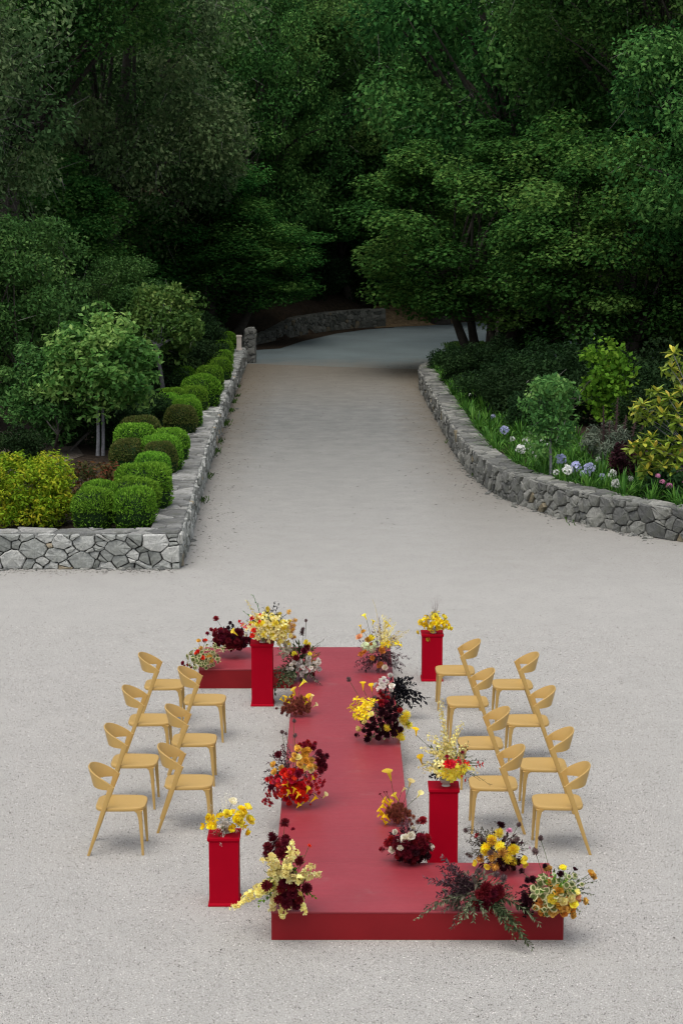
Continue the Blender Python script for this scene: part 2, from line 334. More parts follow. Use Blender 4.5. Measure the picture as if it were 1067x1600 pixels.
# straw-covered bank by the end of the curved wall
bx = np.linspace(1.5, 5.2, 20); bd = np.linspace(-0.25, 2.6, 14)
BV = [(x, yback(x) + d + .1, 0.012 + max(0, 0.5 * max(0, min(1, (d + .2) / 1.8)) ** 1.3 + 0.2 * max(0, d - 1) + rnd.uniform(-0.03, 0.03) * (d > 0))) for d in bd for x in bx]
structure(obj('bank', fastmesh('bank', BV, np.array([(j*20+i, j*20+i+1, (j+1)*20+i+1, (j+1)*20+i) for j in range(13) for i in range(19)]), M['straw'], smooth=True)))

# ------------------------------------------------------------------ dry-stone walls
def clip(poly, a, b, c):                         # keep a*x + b*y <= c
    out = []
    for i in range(len(poly)):
        p, q = poly[i], poly[(i + 1) % len(poly)]
        dp, dq = a * p[0] + b * p[1] - c, a * q[0] + b * q[1] - c
        if dp <= 0: out.append(p)
        if dp * dq < 0:
            t = dp / (dp - dq); out.append((p[0] + t * (q[0] - p[0]), p[1] + t * (q[1] - p[1])))
    return out
def cells(L, H, sx, sy, rs, vary=0.45, fillers=0.5, gap=0.0095, stretch=1.45):
    """irregular stones of very mixed size: weighted cells, stretched sideways"""
    pts = []; L_ = L / stretch; sx_ = sx / stretch
    tries = int(L_ * H / (sx_ * sy) * 40)
    grid = {}
    def near(u, v, r):
        for du in range(int((u - 0.6) * 4), int((u + 0.6) * 4) + 1):
            for q in grid.get(du, ()):
                if math.hypot(q[0] - u, q[1] - v) < (r + q[2]) * 0.86: return True
        return False
    for k in range(tries):
        f = k / tries; r = sx_ * 0.5 * (1.25 - 1.0 * f ** .6) * rs.uniform(0.7, 1.1)
        u, v = rs.uniform(-sx_, L_ + sx_), rs.uniform(min(r, H / 2) * 0.75, max(H - r * 0.75, H / 2))
        if not near(u, v, r): pts.append((u, v, r)); grid.setdefault(int(u * 4), []).append((u, v, r))
    pts.sort(); out = []
    for i, p in enumerate(pts):
        m = sx_ * 2.2
        if p[0] + m < 0 or p[0] - m > L_: continue
        poly = [(max(0, p[0] - m), 0), (min(L_, p[0] + m), 0), (min(L_, p[0] + m), H), (max(0, p[0] - m), H)]
        for j in range(max(0, i - 40), min(len(pts), i + 41)):
            q = pts[j]
            if j == i or abs(q[0] - p[0]) > sx_ * 4: continue
            a, b = q[0] - p[0], q[1] - p[1]; d = math.hypot(a, b)
            if d < 1e-4: continue
            t = (d * d + p[2] ** 2 - q[2] ** 2) / (2 * d)          # power distance: big stones take more room
            poly = clip(poly, a / d, b / d, (p[0] * a + p[1] * b) / d + t - gap * 0.5)
            if len(poly) < 3: break
        if len(poly) < 3: continue
        poly = [(x * stretch, y) for x, y in poly]
        area = abs(sum(poly[k][0] * poly[(k+1) % len(poly)][1] - poly[(k+1) % len(poly)][0] * poly[k][1] for k in range(len(poly)))) / 2
        if area < 0.0009: continue
        if area > 0.014 and rs.random() < 0.33:
            cx = sum(q[0] for q in poly) / len(poly) + rs.uniform(-.04, .04); cy = sum(q[1] for q in poly) / len(poly) + rs.uniform(-.03, .03)
            an = rs.choice((rs.uniform(1.2, 1.95), rs.uniform(-.4, .4), rs.uniform(.4, 1.1), rs.uniform(2.0, 2.7))); ca, sa = math.cos(an), math.sin(an); k0 = cx * ca + cy * sa
            for pc in (clip(poly, ca, sa, k0 - gap * .5), clip(poly, -ca, -sa, -k0 - gap * .5)):
                if len(pc) >= 3: out.append(pc)
        else: out.append(poly)
    return out
def stone_mesh(poly, depth, mp, rs, a, rough=1.0):
    """poly in wall coordinates; mp(u, v, d) -> place, d outward"""
    cx = sum(p[0] for p in poly) / len(poly); cy = sum(p[1] for p in poly) / len(poly)
    P = []
    for i in range(len(poly)):                   # cut the corners, roughen the edge
        p, q = poly[i], poly[(i + 1) % len(poly)]
        if math.hypot(p[0]-q[0], p[1]-q[1]) < 0.02: P.append(((p[0]+q[0])/2, (p[1]+q[1])/2)); continue
        for t in ((0.1, 0.9) if math.hypot(p[0]-q[0], p[1]-q[1]) < 0.12 else (0.06, 0.5, 0.94)): P.append((p[0] + (q[0]-p[0]) * t + rs.uniform(-.009, .009), p[1] + (q[1]-p[1]) * t + rs.uniform(-.009, .009)))
    n = len(P); pr = depth * (0.85 + rough * rs.uniform(-.3, .3)); tx, ty = rs.uniform(-.1, .1) * rough, rs.uniform(-.1, .1) * rough
    ring = lambda s, d: [mp(cx + (p[0]-cx) * s, cy + (p[1]-cy) * s, d + (p[0]-cx) * tx + (p[1]-cy) * ty + (rs.uniform(-.011, .009) * rough if d > 0.02 else 0)) for p in P]
    V = ring(1, -0.02) + ring(0.99, pr * 0.55) + ring(0.9, pr) + [mp(cx, cy, pr * 1.12)]
    F = []
    for r_ in (0, 1):
        F += [(r_*n+i, r_*n+(i+1) % n, (r_+1)*n+(i+1) % n, (r_+1)*n+i) for i in range(n)]
    F += [(2*n+i, 2*n+(i+1) % n, 3*n) for i in range(n)]
    return V, F
class Path:
    def __init__(s, pts, step=0.25):
        P = [Vector((p[0], p[1], 0)) for p in pts]; D = [0]
        for i in range(1, len(P)): D.append(D[-1] + (P[i] - P[i-1]).length)
        s.P, s.D, s.L = P, D, D[-1]
    def at(s, u):
        x = np.interp(u, s.D, [p.x for p in s.P]); y = np.interp(u, s.D, [p.y for p in s.P])
        x2 = np.interp(u + .3, s.D, [p.x for p in s.P]); y2 = np.interp(u + .3, s.D, [p.y for p in s.P])
        x1 = np.interp(u - .3, s.D, [p.x for p in s.P]); y1 = np.interp(u - .3, s.D, [p.y for p in s.P])
        t = Vector((x2 - x1, y2 - y1, 0)); t.normalize()
        return Vector((x, y, 0)), t
def smooth_pts(pts, k=3):
    for _ in range(k):
        q = [pts[0]]
        for a, b in zip(pts[:-1], pts[1:]):
            q += [(a[0]*.75+b[0]*.25, a[1]*.75+b[1]*.25), (a[0]*.25+b[0]*.75, a[1]*.25+b[1]*.75)]
        pts = q + [pts[-1]]
    return pts
WH, WT = 0.60, 0.52                              # wall height to the coping, thickness
def wall_run(root, path, H, T, outsign, mat, rs, capmat=None, *fc, **kw):
    fc = list(fc)
    return wall_run_(root, path, H, T, outsign, mat, rs, *fc, capmat=capmat or mat, **kw)
def wall_run_(root, path, H, T, outsign, mat, rs, face=(0.33, 0.2), capsize=(0.42, 0.27), near_u=1e9, height_fn=None, cap_from=0.0, capmat=None):
    hf = height_fn or (lambda u: 1.0)
    def fmap(u, v, d):
        p, t = path.at(u); nrm = Vector((t.y, -t.x, 0)) * outsign
        return p + nrm * d + Vector((0, 0, v * hf(u)))
    def cmap(u, v, d):
        p, t = path.at(u); nrm = Vector((t.y, -t.x, 0)) * outsign
        return p + nrm * (0.015 - v) + Vector((0, 0, H * hf(u) - 0.03 + d))
    far = MB(); n_far = 0
    for k, (polys, mp, dep) in enumerate(((cells(path.L, H - 0.02, face[0], face[1], rs), fmap, 0.06), (cells(path.L, T, capsize[0], capsize[1], rs, gap=.005), cmap, 0.035))):
        for poly in polys:
            cu = sum(p[0] for p in poly) / len(poly)
            if k == 1 and cu < cap_from: continue
            a = rs.random() * .9 if rs.random() < 0.965 or k == 1 else 1.0
            V, F = stone_mesh(poly, dep, mp, rs, a, 1.25 if k == 0 else .55)
            if outsign < 0 and k == 0 or outsign > 0 and k == 1: F = [f[::-1] for f in F]
            if cu < near_u:
                c = sum(V, Vector()) / len(V)
                obj('stone' if k == 0 else 'coping_stone', fastmesh('stone', [v - c for v in V], F, mat if k == 0 else capmat, a), root, c)
            else: far.add(V, F, a)
    if far.V: stuff(obj('far_stones', far.mesh('far_stones', mat), root))
    core = MB(); us = np.arange(0, path.L + 0.01, 0.5); us[-1] = min(us[-1], path.L)
    V = []; 
    for u in us:
        p, t = path.at(u); nrm = Vector((t.y, -t.x, 0)) * outsign
        for d, z in ((-0.012, -0.05), (-0.012, H*hf(u) - 0.04), (-T + 0.03, H*hf(u) - 0.04), (-T + 0.03, -0.05)): V.append(p + nrm * d + Vector((0, 0, z)))
    n = len(us); F = [(i*4+k, i*4+(k+1) % 4, (i+1)*4+(k+1) % 4, (i+1)*4+k) for i in range(n-1) for k in range(4)] + [(0, 1, 2, 3), ((n-1)*4, (n-1)*4+3, (n-1)*4+2, (n-1)*4+1)]
    core.add(V, F); obj('core', core.mesh('core', M['mortar']), root)

rs = random.Random(3)
LW = thing('stone_wall', 'straight pale dry-stone wall with an outward corner, beside the clipped box balls', 'wall')
front = Path([(-7.2, 32.25), (-2.66, 32.25)])
side = Path([(-2.66, 32.25), (-2.83, 38), (-3.02, 44.5), (-3.22, 55), (-3.36, 64), (-3.46, 71.5)])
wall_run(LW, front, WH, 0.5, 1, M['stone'], rs, M['stone_cap'], (0.36, 0.24), (0.6, 0.36))
wall_run(LW, side, WH, WT, 1, M['stone'], rs, M['stone_cap'], (0.36, 0.24), (0.6, 0.36), near_u=16.5, cap_from=0.35)
RW = thing('curved_stone_wall', 'weathered dry-stone wall curving around the agapanthus bed', 'wall')
rpts = smooth_pts([(8.6, 32.6), (6.02, 34.75), (4.95, 36.0), (3.95, 37.9), (3.2, 40.0), (2.86, 43), (2.72, 46), (2.64, 52), (2.52, 60), (2.47, 63.4), (2.7, 65.2), (3.4, 66.0), (4.6, 66.2)])
wall_run(RW, Path(rpts), WH, 0.5, -1, M['stone_dark'], rs, None, (0.4, 0.26), (0.55, 0.34), near_u=16.0)
BW = thing('retaining_wall', 'low mossy retaining wall curving behind the far asphalt road', 'wall')
bpts = smooth_pts([(-4.2, 78.6), (-3.6, 80), (-2.6, 83.2), (-1.5, 86.4), (-0.4, 88.9), (0.9, 90.5), (2.0, 91.2)])
wall_run(BW, Path(bpts), 0.85, 0.4, 1, M['stone_mossy_shaded'], rs, None, (0.36, 0.2), (0.5, 0.3), height_fn=lambda u: float(np.interp(u, [0, 4, 7, 14], [0.35, 0.5, 0.95, 1.0])))
# garden soil behind the walls
sheet('garden_bed', [(-2.95, 32.6), (-3.3, 44.5), (-3.5, 55), (-3.65, 64), (-3.75, 71.5), (-60, 71.5), (-60, 32.6)], 0.46, M['mulch'])
rb = [(p[0] + 0.3, p[1] + 0.1) for p in rpts if p[1] < 66]
sheet('flower_bed', rb + [(6, 66), (60, 66), (60, 32.7)], 0.46, M['mulch'])
sheet('dirt_path', [(-9.5, 40.5), (-6.3, 40.2), (-5.6, 43), (-6.4, 46.5), (-9.5, 48)], 0.465, M['dirt_path'])

# stone pier and small pale post at the far end of the straight wall
pier = thing('stone_pier', 'rough stone pier ending the straight wall at the asphalt road', 'pier', (-3.30, 72.1, 0))
pm = MB()
for sg, (ax, ay, ux, uy) in enumerate(((-.18, -.2, 1, 0), (.18, -.2, 0, 1), (-.18, .2, 0, -1))):
    nx, ny = (uy, -ux)
    for poly in cells(.36 if sg == 0 else .4, 1.2, .3, .22, rs):
        a_ = rs.random() * .9; V, F = stone_mesh(poly, .04, lambda u, v, d: Vector((ax + ux*u + nx*d, ay + uy*u + ny*d, v)), rs, a_)
        c_ = sum(V, Vector()) / len(V); obj('stone', fastmesh('stone', [v - c_ for v in V], F, M['stone_dark'], a_), pier, c_)
pm = MB(); pm.box(-.172, .172, -.192, .192, 0, 1.19); obj('core', pm.mesh('core', M['mortar']), pier)
for k in range(5):
    pm = MB(); x_, y_ = rs.uniform(-.1, .1), rs.uniform(-.1, .1); pm.box(x_ - .1, x_ + .09, y_ - .1, y_ + .1, 1.16, 1.2 + rs.uniform(.02, .1), rs.random()); obj('coping_stone', bevelled('c', pm.mesh('coping_stone', M['stone_dark']), .03, 2), pier)
post = thing('stone_post', 'small pale limestone post standing on the wall end', 'post', (-3.60, 70.2, 0.60))
pm = MB(); pm.box(-.1, .1, -.1, .1, 0, .07); mm = pm.mesh('base', M['white_post']); obj('base', bevelled('b', mm, .01), post)
pm = MB(); pm.box(-.085, .085, -.085, .085, .07, .46); mm = pm.mesh('shaft', M['white_post']); obj('shaft', bevelled('b', mm, .01), post)
pm = MB(); pm.box(-.1, .1, -.1, .1, .46, .53); mm = pm.mesh('cap', M['white_post']); obj('cap', bevelled('b', mm, .01), post)

# ------------------------------------------------------------------ red platform
X0, X1, X2, Y0 = -0.585, 0.635, 1.845, 15.77
mod = 2.43; PZ = 0.25
plat = thing('platform', 'low red painted platform, a long runway with a short arm at each end', 'platform', (0, 20.6, 0))
def module(x0, x1, y0, y1):
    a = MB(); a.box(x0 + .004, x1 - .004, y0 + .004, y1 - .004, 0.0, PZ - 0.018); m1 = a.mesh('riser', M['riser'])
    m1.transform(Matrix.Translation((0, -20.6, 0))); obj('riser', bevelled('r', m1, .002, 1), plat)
    a = MB(); a.box(x0 + .0005, x1 - .0005, y0 + .0005, y1 - .0005, PZ - 0.0178, PZ); m2 = a.mesh('deck_board', M['deck'])
    m2.transform(Matrix.Translation((0, -20.6, 0))); obj('deck_board', bevelled('d', m2, .0025, 2), plat)
W4 = X1 - X0
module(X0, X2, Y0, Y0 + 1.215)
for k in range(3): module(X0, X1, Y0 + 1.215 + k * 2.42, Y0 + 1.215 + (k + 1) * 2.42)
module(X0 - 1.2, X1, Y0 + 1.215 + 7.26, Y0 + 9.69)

# ------------------------------------------------------------------ chairs
def sup(t, n=4.2):
    c, s = math.cos(t), math.sin(t)
    return math.copysign(abs(c) ** (2 / n), c), math.copysign(abs(s) ** (2 / n), s)
def prism(profile):
    """profile: list of (centre, half-x, half-y) -> rounded-rectangle post"""
    V = []; F = []; n = 12
    for c, hx, hy in profile:
        for k in range(n):
            a, b = sup(2 * math.pi * (k + .5) / n, 4.5); V.append((c[0] + a * hx, c[1] + b * hy, c[2]))
    for i in range(len(profile) - 1):
        F += [(i*n+k, i*n+(k+1) % n, (i+1)*n+(k+1) % n, (i+1)*n+k) for k in range(n)]
    F.append(tuple(range(n))[::-1]); F.append(tuple((len(profile)-1)*n+k for k in range(n)))
    return V, F
def make_chair_meshes():
    out = []
    # seat: x from -0.235 (rear) to 0.235 (front)
    n = 48; V = []; F = []
    rings = [(0.93, .424), (0.985, .427), (1.0, .436), (1.0, .448), (0.985, .4565), (0.95, .459), (0.75, .4565), (0.4, .453)]
    for s_, z in rings:
        for k in range(n):
            a, b = sup(2 * math.pi * k / n, 4.4 if s_ > .5 else 3); V.append((a * 0.235 * s_, b * 0.222 * s_ * (1.0 - 0.03 * a), z))
    V.append((0, 0, .452)); V.append((0, 0, .426))
    for i in range(len(rings) - 1): F += [(i*n+k, i*n+(k+1) % n, (i+1)*n+(k+1) % n, (i+1)*n+k) for k in range(n)]
    F += [((len(rings)-1)*n+k, (len(rings)-1)*n+(k+1) % n, len(rings)*n) for k in range(n)] + [((k+1) % n, k, len(rings)*n+1) for k in range(n)]
    out.append(('seat', fastmesh('seat', V, F, M['chair'], smooth=True)))
    for sg in (-1, 1):
        V, F = prism([((.212, sg*.206, 0), .011, .011), ((.206, sg*.203, .12), .0135, .0125), ((.194, sg*.198, .34), .019, .016), ((.184, sg*.194, .405), .024, .02), ((.172, sg*.19, .43), .042, .026)])
        out.append(('front_leg', fastmesh('front_leg', V, F, M['chair'])))
        V, F = prism([((-.297, sg*.222, 0), .0135, .0115), ((-.222, sg*.226, .22), .019, .014), ((-.148, sg*.228, .44), .0235, .0155), ((-.11, sg*.229, .55), .0255, .015), ((-.082, sg*.229, .63), .030, .013), ((-.070, sg*.229, .665), .032, .011)])
        out.append(('rear_leg', fastmesh('rear_leg', V, F, M['chair'])))
    V = []; F = []; n = 36; th = .008
    for i in range(n + 1):
        ph = -math.pi / 2 + math.pi * i / n
        c = max(0.0, math.cos(ph)); s_ = math.sin(ph)
        cc = c ** 0.72; yy = .229 * math.copysign(abs(s_) ** 0.86, s_)
        xt = -.055 - .245 * cc; xb = xt + .042 * c ** .8
        zt = .672 + .148 * (c ** 0.62 if c > 0 else 0); zb = .634 + .012 * c
        nx, ny = math.cos(ph), -math.sin(ph)     # inward
        for (x, z, o) in ((xb, zb, -1), (xt, zt - .006, -1), (xt, zt, -.5), (xt, zt, .5), (xt, zt - .006, 1), (xb, zb, 1)):
            V.append((x + nx * th * o, yy + ny * th * o, z))
    for i in range(n):
        F += [(i*6+k, i*6+(k+1) % 6, (i+1)*6+(k+1) % 6, (i+1)*6+k) for k in range(6)]
    F.append(tuple(range(6))); F.append(tuple(n*6+k for k in range(6))[::-1])
    out.append(('backrest', fastmesh('backrest', V, F, M['chair'], smooth=True)))
    for nm, me in out:
        if nm != 'x':
            me.polygons.foreach_set('use_smooth', np.ones(len(me.polygons), dtype=bool)); me.set_sharp_from_angle(angle=math.radians(38))
    return out
CH = make_chair_meshes()
ordw = ['first', 'second', 'third', 'fourth']
def chair(px, py, rot, label):
    p = G(px, py, .455)
    t = thing('chair', label, 'chair', (p.x, p.y, 0), rot + rnd.uniform(-.02, .02), 'mustard chairs beside the runway')
    for nm, me in CH: obj(nm, me, t)
for i, (x, y) in enumerate([(191, 1252.6), (211.5, 1187), (235.6, 1122.9), (258, 1068)]):
    chair(x, y, 0, f'mustard chair, {ordw[i]} from the short pedestal, outer row behind the row of three')
for i, (x, y) in enumerate([(296, 1220), (304, 1154.5), (320.7, 1091.5)]):
    chair(x, y, 0, f'mustard chair, {ordw[i]} from the short pedestal, in the inner row of three')
for i, (x, y) in enumerate([(770, 1222), (750, 1159), (730, 1094.6), (710.6, 1045.8)]):
    chair(x, y, math.pi, f'mustard chair, {ordw[i]} from the tall pedestal with the pale bowl, in the inner row')
for i, (x, y) in enumerate([(870, 1251), (847.6, 1193), (822.7, 1124), (800, 1067.8)]):
    chair(x, y, math.pi, f'mustard chair, {ordw[i]} from the golden roses, in the outer row behind the tall pedestal')

# ------------------------------------------------------------------ pedestals and bowls
def pedestal(x, y, h, rot, label):
    t = thing('pedestal', label, 'pedestal', (x, y, 0), rot, 'red display pedestals')
    def part(nm, prof):
        V = []; F = []
        for s_, z in prof: V += [(-s_, -s_, z), (s_, -s_, z), (s_, s_, z), (-s_, s_, z)]
        for i in range(len(prof) - 1): F += [(i*4+k, i*4+(k+1) % 4, (i+1)*4+(k+1) % 4, (i+1)*4+k) for k in range(4)]
        F.append((3, 2, 1, 0)); F.append(tuple((len(prof)-1)*4+k for k in range(4)))
        me = fastmesh(nm, V, F, M['pedestal']); bevelled(nm, me, .0018, 1); obj(nm, me, t)
    part('base', [(.140, 0), (.140, .012), (.134, .022), (.1285, .030)])
    part('shaft', [(.128, .0302), (.128, h - .0402)])
    part('cap', [(.1285, h - .040), (.136, h - .030), (.141, h - .024), (.141, h)])
pedestal(-1.02, 16.69, .62, .0, 'short red pedestal holding yellow blooms and one white ranunculus')
pedestal(0.935, 17.62, .77, -.01, 'tall red pedestal behind the platform arm, a pale footed bowl on it')
pedestal(-0.955, 23.5, .77, 0, 'tall red pedestal in front of the rear platform arm')
pedestal(1.15, 24.74, .61, .0, 'short red pedestal standing alone beyond the runway, yellow poppies on top')
def bowl(x, y, z, r, label):
    prof = [(.0, 0), (.62, 0), (.66, .06), (.5, .2), (.5, .32), (.8, .55), (1.0, .95), (1.02, 1.1), (.95, 1.1), (.75, .62), (0.0, .42)]
    n = 24; V = []; F = []
    for a, b in prof:
        for k in range(n): V.append((a * r * math.cos(2*math.pi*k/n), a * r * math.sin(2*math.pi*k/n), b * r))
    for i in range(len(prof) - 1): F += [(i*n+k, i*n+(k+1) % n, (i+1)*n+(k+1) % n, (i+1)*n+k) for k in range(n)]
    o = obj('bowl', fastmesh('bowl', V, F, M['ceramic'], smooth=True), None, (x, y, z + .0005)); tag(o, label, 'bowl')
bowl(0.955, 17.60, .77, .062, 'pale footed ceramic bowl under the yellow and red sprays')
bowl(-0.95, 23.47, .77, .062, 'small pale bowl under the big yellow arrangement on the rear pedestal')
bowl(1.165, 24.70, .61, .06, 'small greyish bowl under the yellow poppies')
bowl(-1.0, 16.71, .62, .06, 'small bowl hidden under the yellow blooms on the short pedestal')

# ------------------------------------------------------------------ flowers: bloom shapes of radius 1, facing +Z
def petals(rings, seed=0, cup=0.25, wide=None):
    """rings: (count, tilt from axis deg, length, width, base height)"""
    r = random.Random(seed); b = MB()
    for (n, tilt, ln, wd, z0) in rings:
        ph = r.random() * 6.28
        for k in range(n):
            a = ph + 2 * math.pi * k / n + r.uniform(-.12, .12); t = math.radians(tilt + r.uniform(-9, 9)); L = ln * r.uniform(.85, 1.1)
            rad = Vector((math.cos(a), math.sin(a), 0)); tan = Vector((-math.sin(a), math.cos(a), 0))
            d = rad * math.sin(t) + Vector((0, 0, math.cos(t))); inn = -rad * math.cos(t) + Vector((0, 0, math.sin(t)))
            o = Vector((0, 0, z0)) + rad * 0.06
            m1 = o + d * L * .55; m2 = o + d * L * .85 + inn * cup * L * .5; tip = o + d * L + inn * cup * L
            w = wd * .5
            V = [o - tan * w * .3, o + tan * w * .3, m1 + tan * w + inn * .1 * w, m2 + tan * w * .75, tip, m2 - tan * w * .75, m1 - tan * w + inn * .1 * w]
            b.add(V, [(0, 1, 2, 6), (6, 2, 3, 5), (5, 3, 4)], r.random())
    return b
def mk_rose(s): return petals([(3, 6, .55, .5, .25), (4, 14, .65, .6, .2), (5, 26, .75, .7, .12), (5, 45, .85, .8, .05), (6, 68, .95, .85, 0), (5, 88, .95, .8, -.04)], s, .22)
def mk_dahlia(s): return petals([(5, 8, .5, .25, .45), (8, 24, .6, .28, .4), (10, 42, .75, .3, .32), (12, 60, .88, .32, .22), (13, 80, .98, .34, .1), (12, 102, .98, .34, 0), (9, 122, .85, .32, -.05)], s, .18)
def mk_mum(s): return petals([(6, 8, .7, .16, .3), (10, 22, .85, .16, .3), (14, 42, .95, .17, .2), (16, 62, 1.0, .17, .1), (16, 82, 1.02, .17, .0), (14, 104, .95, .17, -.1), (10, 126, .8, .18, -.15)], s, .3)
def mk_carnation(s): return petals([(5, 10, .7, .4, .1), (7, 28, .85, .45, .05), (8, 50, .95, .5, 0), (8, 74, 1.0, .5, -.02)], s, -.15)
def mk_lily(s): return petals([(3, 52, 1.0, .42, 0), (3, 62, 1.05, .5, -.02), (4, 16, .55, .08, 0)], s, -.28)
def mk_poppy(s): return petals([(3, 46, .95, 1.0, 0), (3, 58, 1.0, 1.05, -.05), (8, 18, .3, .08, 0)], s, .35)
def mk_pod(s): return petals([(6, 10, .7, .3, .2), (9, 40, .8, .32, .15), (11, 72, .85, .34, .05), (11, 105, .85, .34, -.05), (8, 138, .75, .34, -.1)], s, .5)
def mk_hyd(s):
    r = random.Random(s); b = MB()
    for k in range(26):
        d = Vector((r.gauss(0, 1), r.gauss(0, 1), abs(r.gauss(0, 1)) * 1.1 - .1)).normalized(); q = d.to_track_quat('Z', 'Y'); pt = petals([(4, 75, .34, .32, 0)], s * 50 + k, 0)
        b.add([d * .8 + q @ Vector(v) for v in pt.V], pt.F, r.random())
    return b
def mk_calla(s):
    b = MB(); r = random.Random(s); n = 14
    prof = [(0.05, -1.2), (.14, -.75), (.2, -.35), (.27, .08), (.42, .40), (.64, .52)]
    V = []
    for j, (rr, z) in enumerate(prof):
        for k in range(n):
            a = 2 * math.pi * k / n; f = .5 + .5 * math.cos(a)            # a = 0: the pointed side
            lip = j / (len(prof) - 1)
            R_ = rr * (1 + .55 * lip ** 3 * f ** 3); zz = z + lip ** 2 * (.38 * f ** 2 - .12) - lip ** 6 * .22 * f ** 6
            V.append((R_ * math.cos(a), R_ * math.sin(a) * .92, zz))
    F = [(i*n+k, i*n+(k+1) % n, (i+1)*n+(k+1) % n, (i+1)*n+k) for i in range(len(prof)-1) for k in range(n)]
    b.add(V, F, r.uniform(.4, .7)); b.tube([(0, 0, -.4), (0.02, 0, .3)], [.06, .045], 5, .95)
    return b
def mk_ivy(s):                                   # round leaf with a pale margin, two materials
    b = MB(); n = 9; r = random.Random(s)
    rim = [1 + .12 * math.cos(5 * 2 * math.pi * k / n) + r.uniform(-.08, .08) for k in range(n)]
    V = [(0, 0, .12)] + [(.66 * q * math.cos(2*math.pi*k/n), .66 * q * math.sin(2*math.pi*k/n), .08) for k, q in enumerate(rim)] + [(q * math.cos(2*math.pi*k/n), q * math.sin(2*math.pi*k/n), -.12) for k, q in enumerate(rim)]
    b.add(V, [(0, 1+k, 1+(k+1) % n) for k in range(n)], .4); b.F += [(1+k, 1+n+k, 1+n+(k+1) % n, 1+(k+1) % n) for k in range(n)]; b.A += [.5] * n
    return b
MK = dict(rose=mk_rose, dahlia=mk_dahlia, mum=mk_mum, carnation=mk_carnation, lily=mk_lily, poppy=mk_poppy, pod=mk_pod, hydrangea=mk_hyd, calla=mk_calla)
NAMES = dict(rose='rose', dahlia='dahlia', mum='chrysanthemum', carnation='carnation', lily='lily', poppy='poppy', pod='seed_head', hydrangea='hydrangea', calla='calla_lily', ivy='ivy_leaf')
_bl = {}
def bloom_mesh(kind, col):
    v = rnd.randrange(3); key = (kind, col, v)
    if key not in _bl:
        if kind == 'ivy':
            me = mk_ivy(v).mesh('ivy_leaf', M['ivy']); me.materials.append(M['ivy_edge'])
            for i, p in enumerate(me.polygons): p.material_index = 0 if i < 9 else 1
        else: me = MK[kind](v + 1).mesh(NAMES[kind], M[col], smooth=kind == 'calla')
        _bl[key] = me
    return _bl[key]
def quat_to(d, spin=None):
    q = Vector(d).to_track_quat('Z', 'Y')
    return q @ Quaternion((0, 0, 1), rnd.random() * 6.283 if spin is None else spin)
CAM = Vector((0, 0, CAM_H))
def leaf(b, p, d, up, L, W, a, bend=.15):
    d = Vector(d).normalized(); s_ = d.cross(up)
    if s_.length < 1e-3: s_ = Vector((1, 0, 0))
    s_.normalize(); n_ = s_.cross(d)
    b.add([p, p + d * L * .45 + s_ * W * .5, p + d * L - n_ * bend * L, p + d * L * .45 - s_ * W * .5], [(0, 1, 2, 3)], a)
def rv(s=1.0): return Vector((rnd.gauss(0, 1), rnd.gauss(0, 1), rnd.gauss(0, 1))) * s

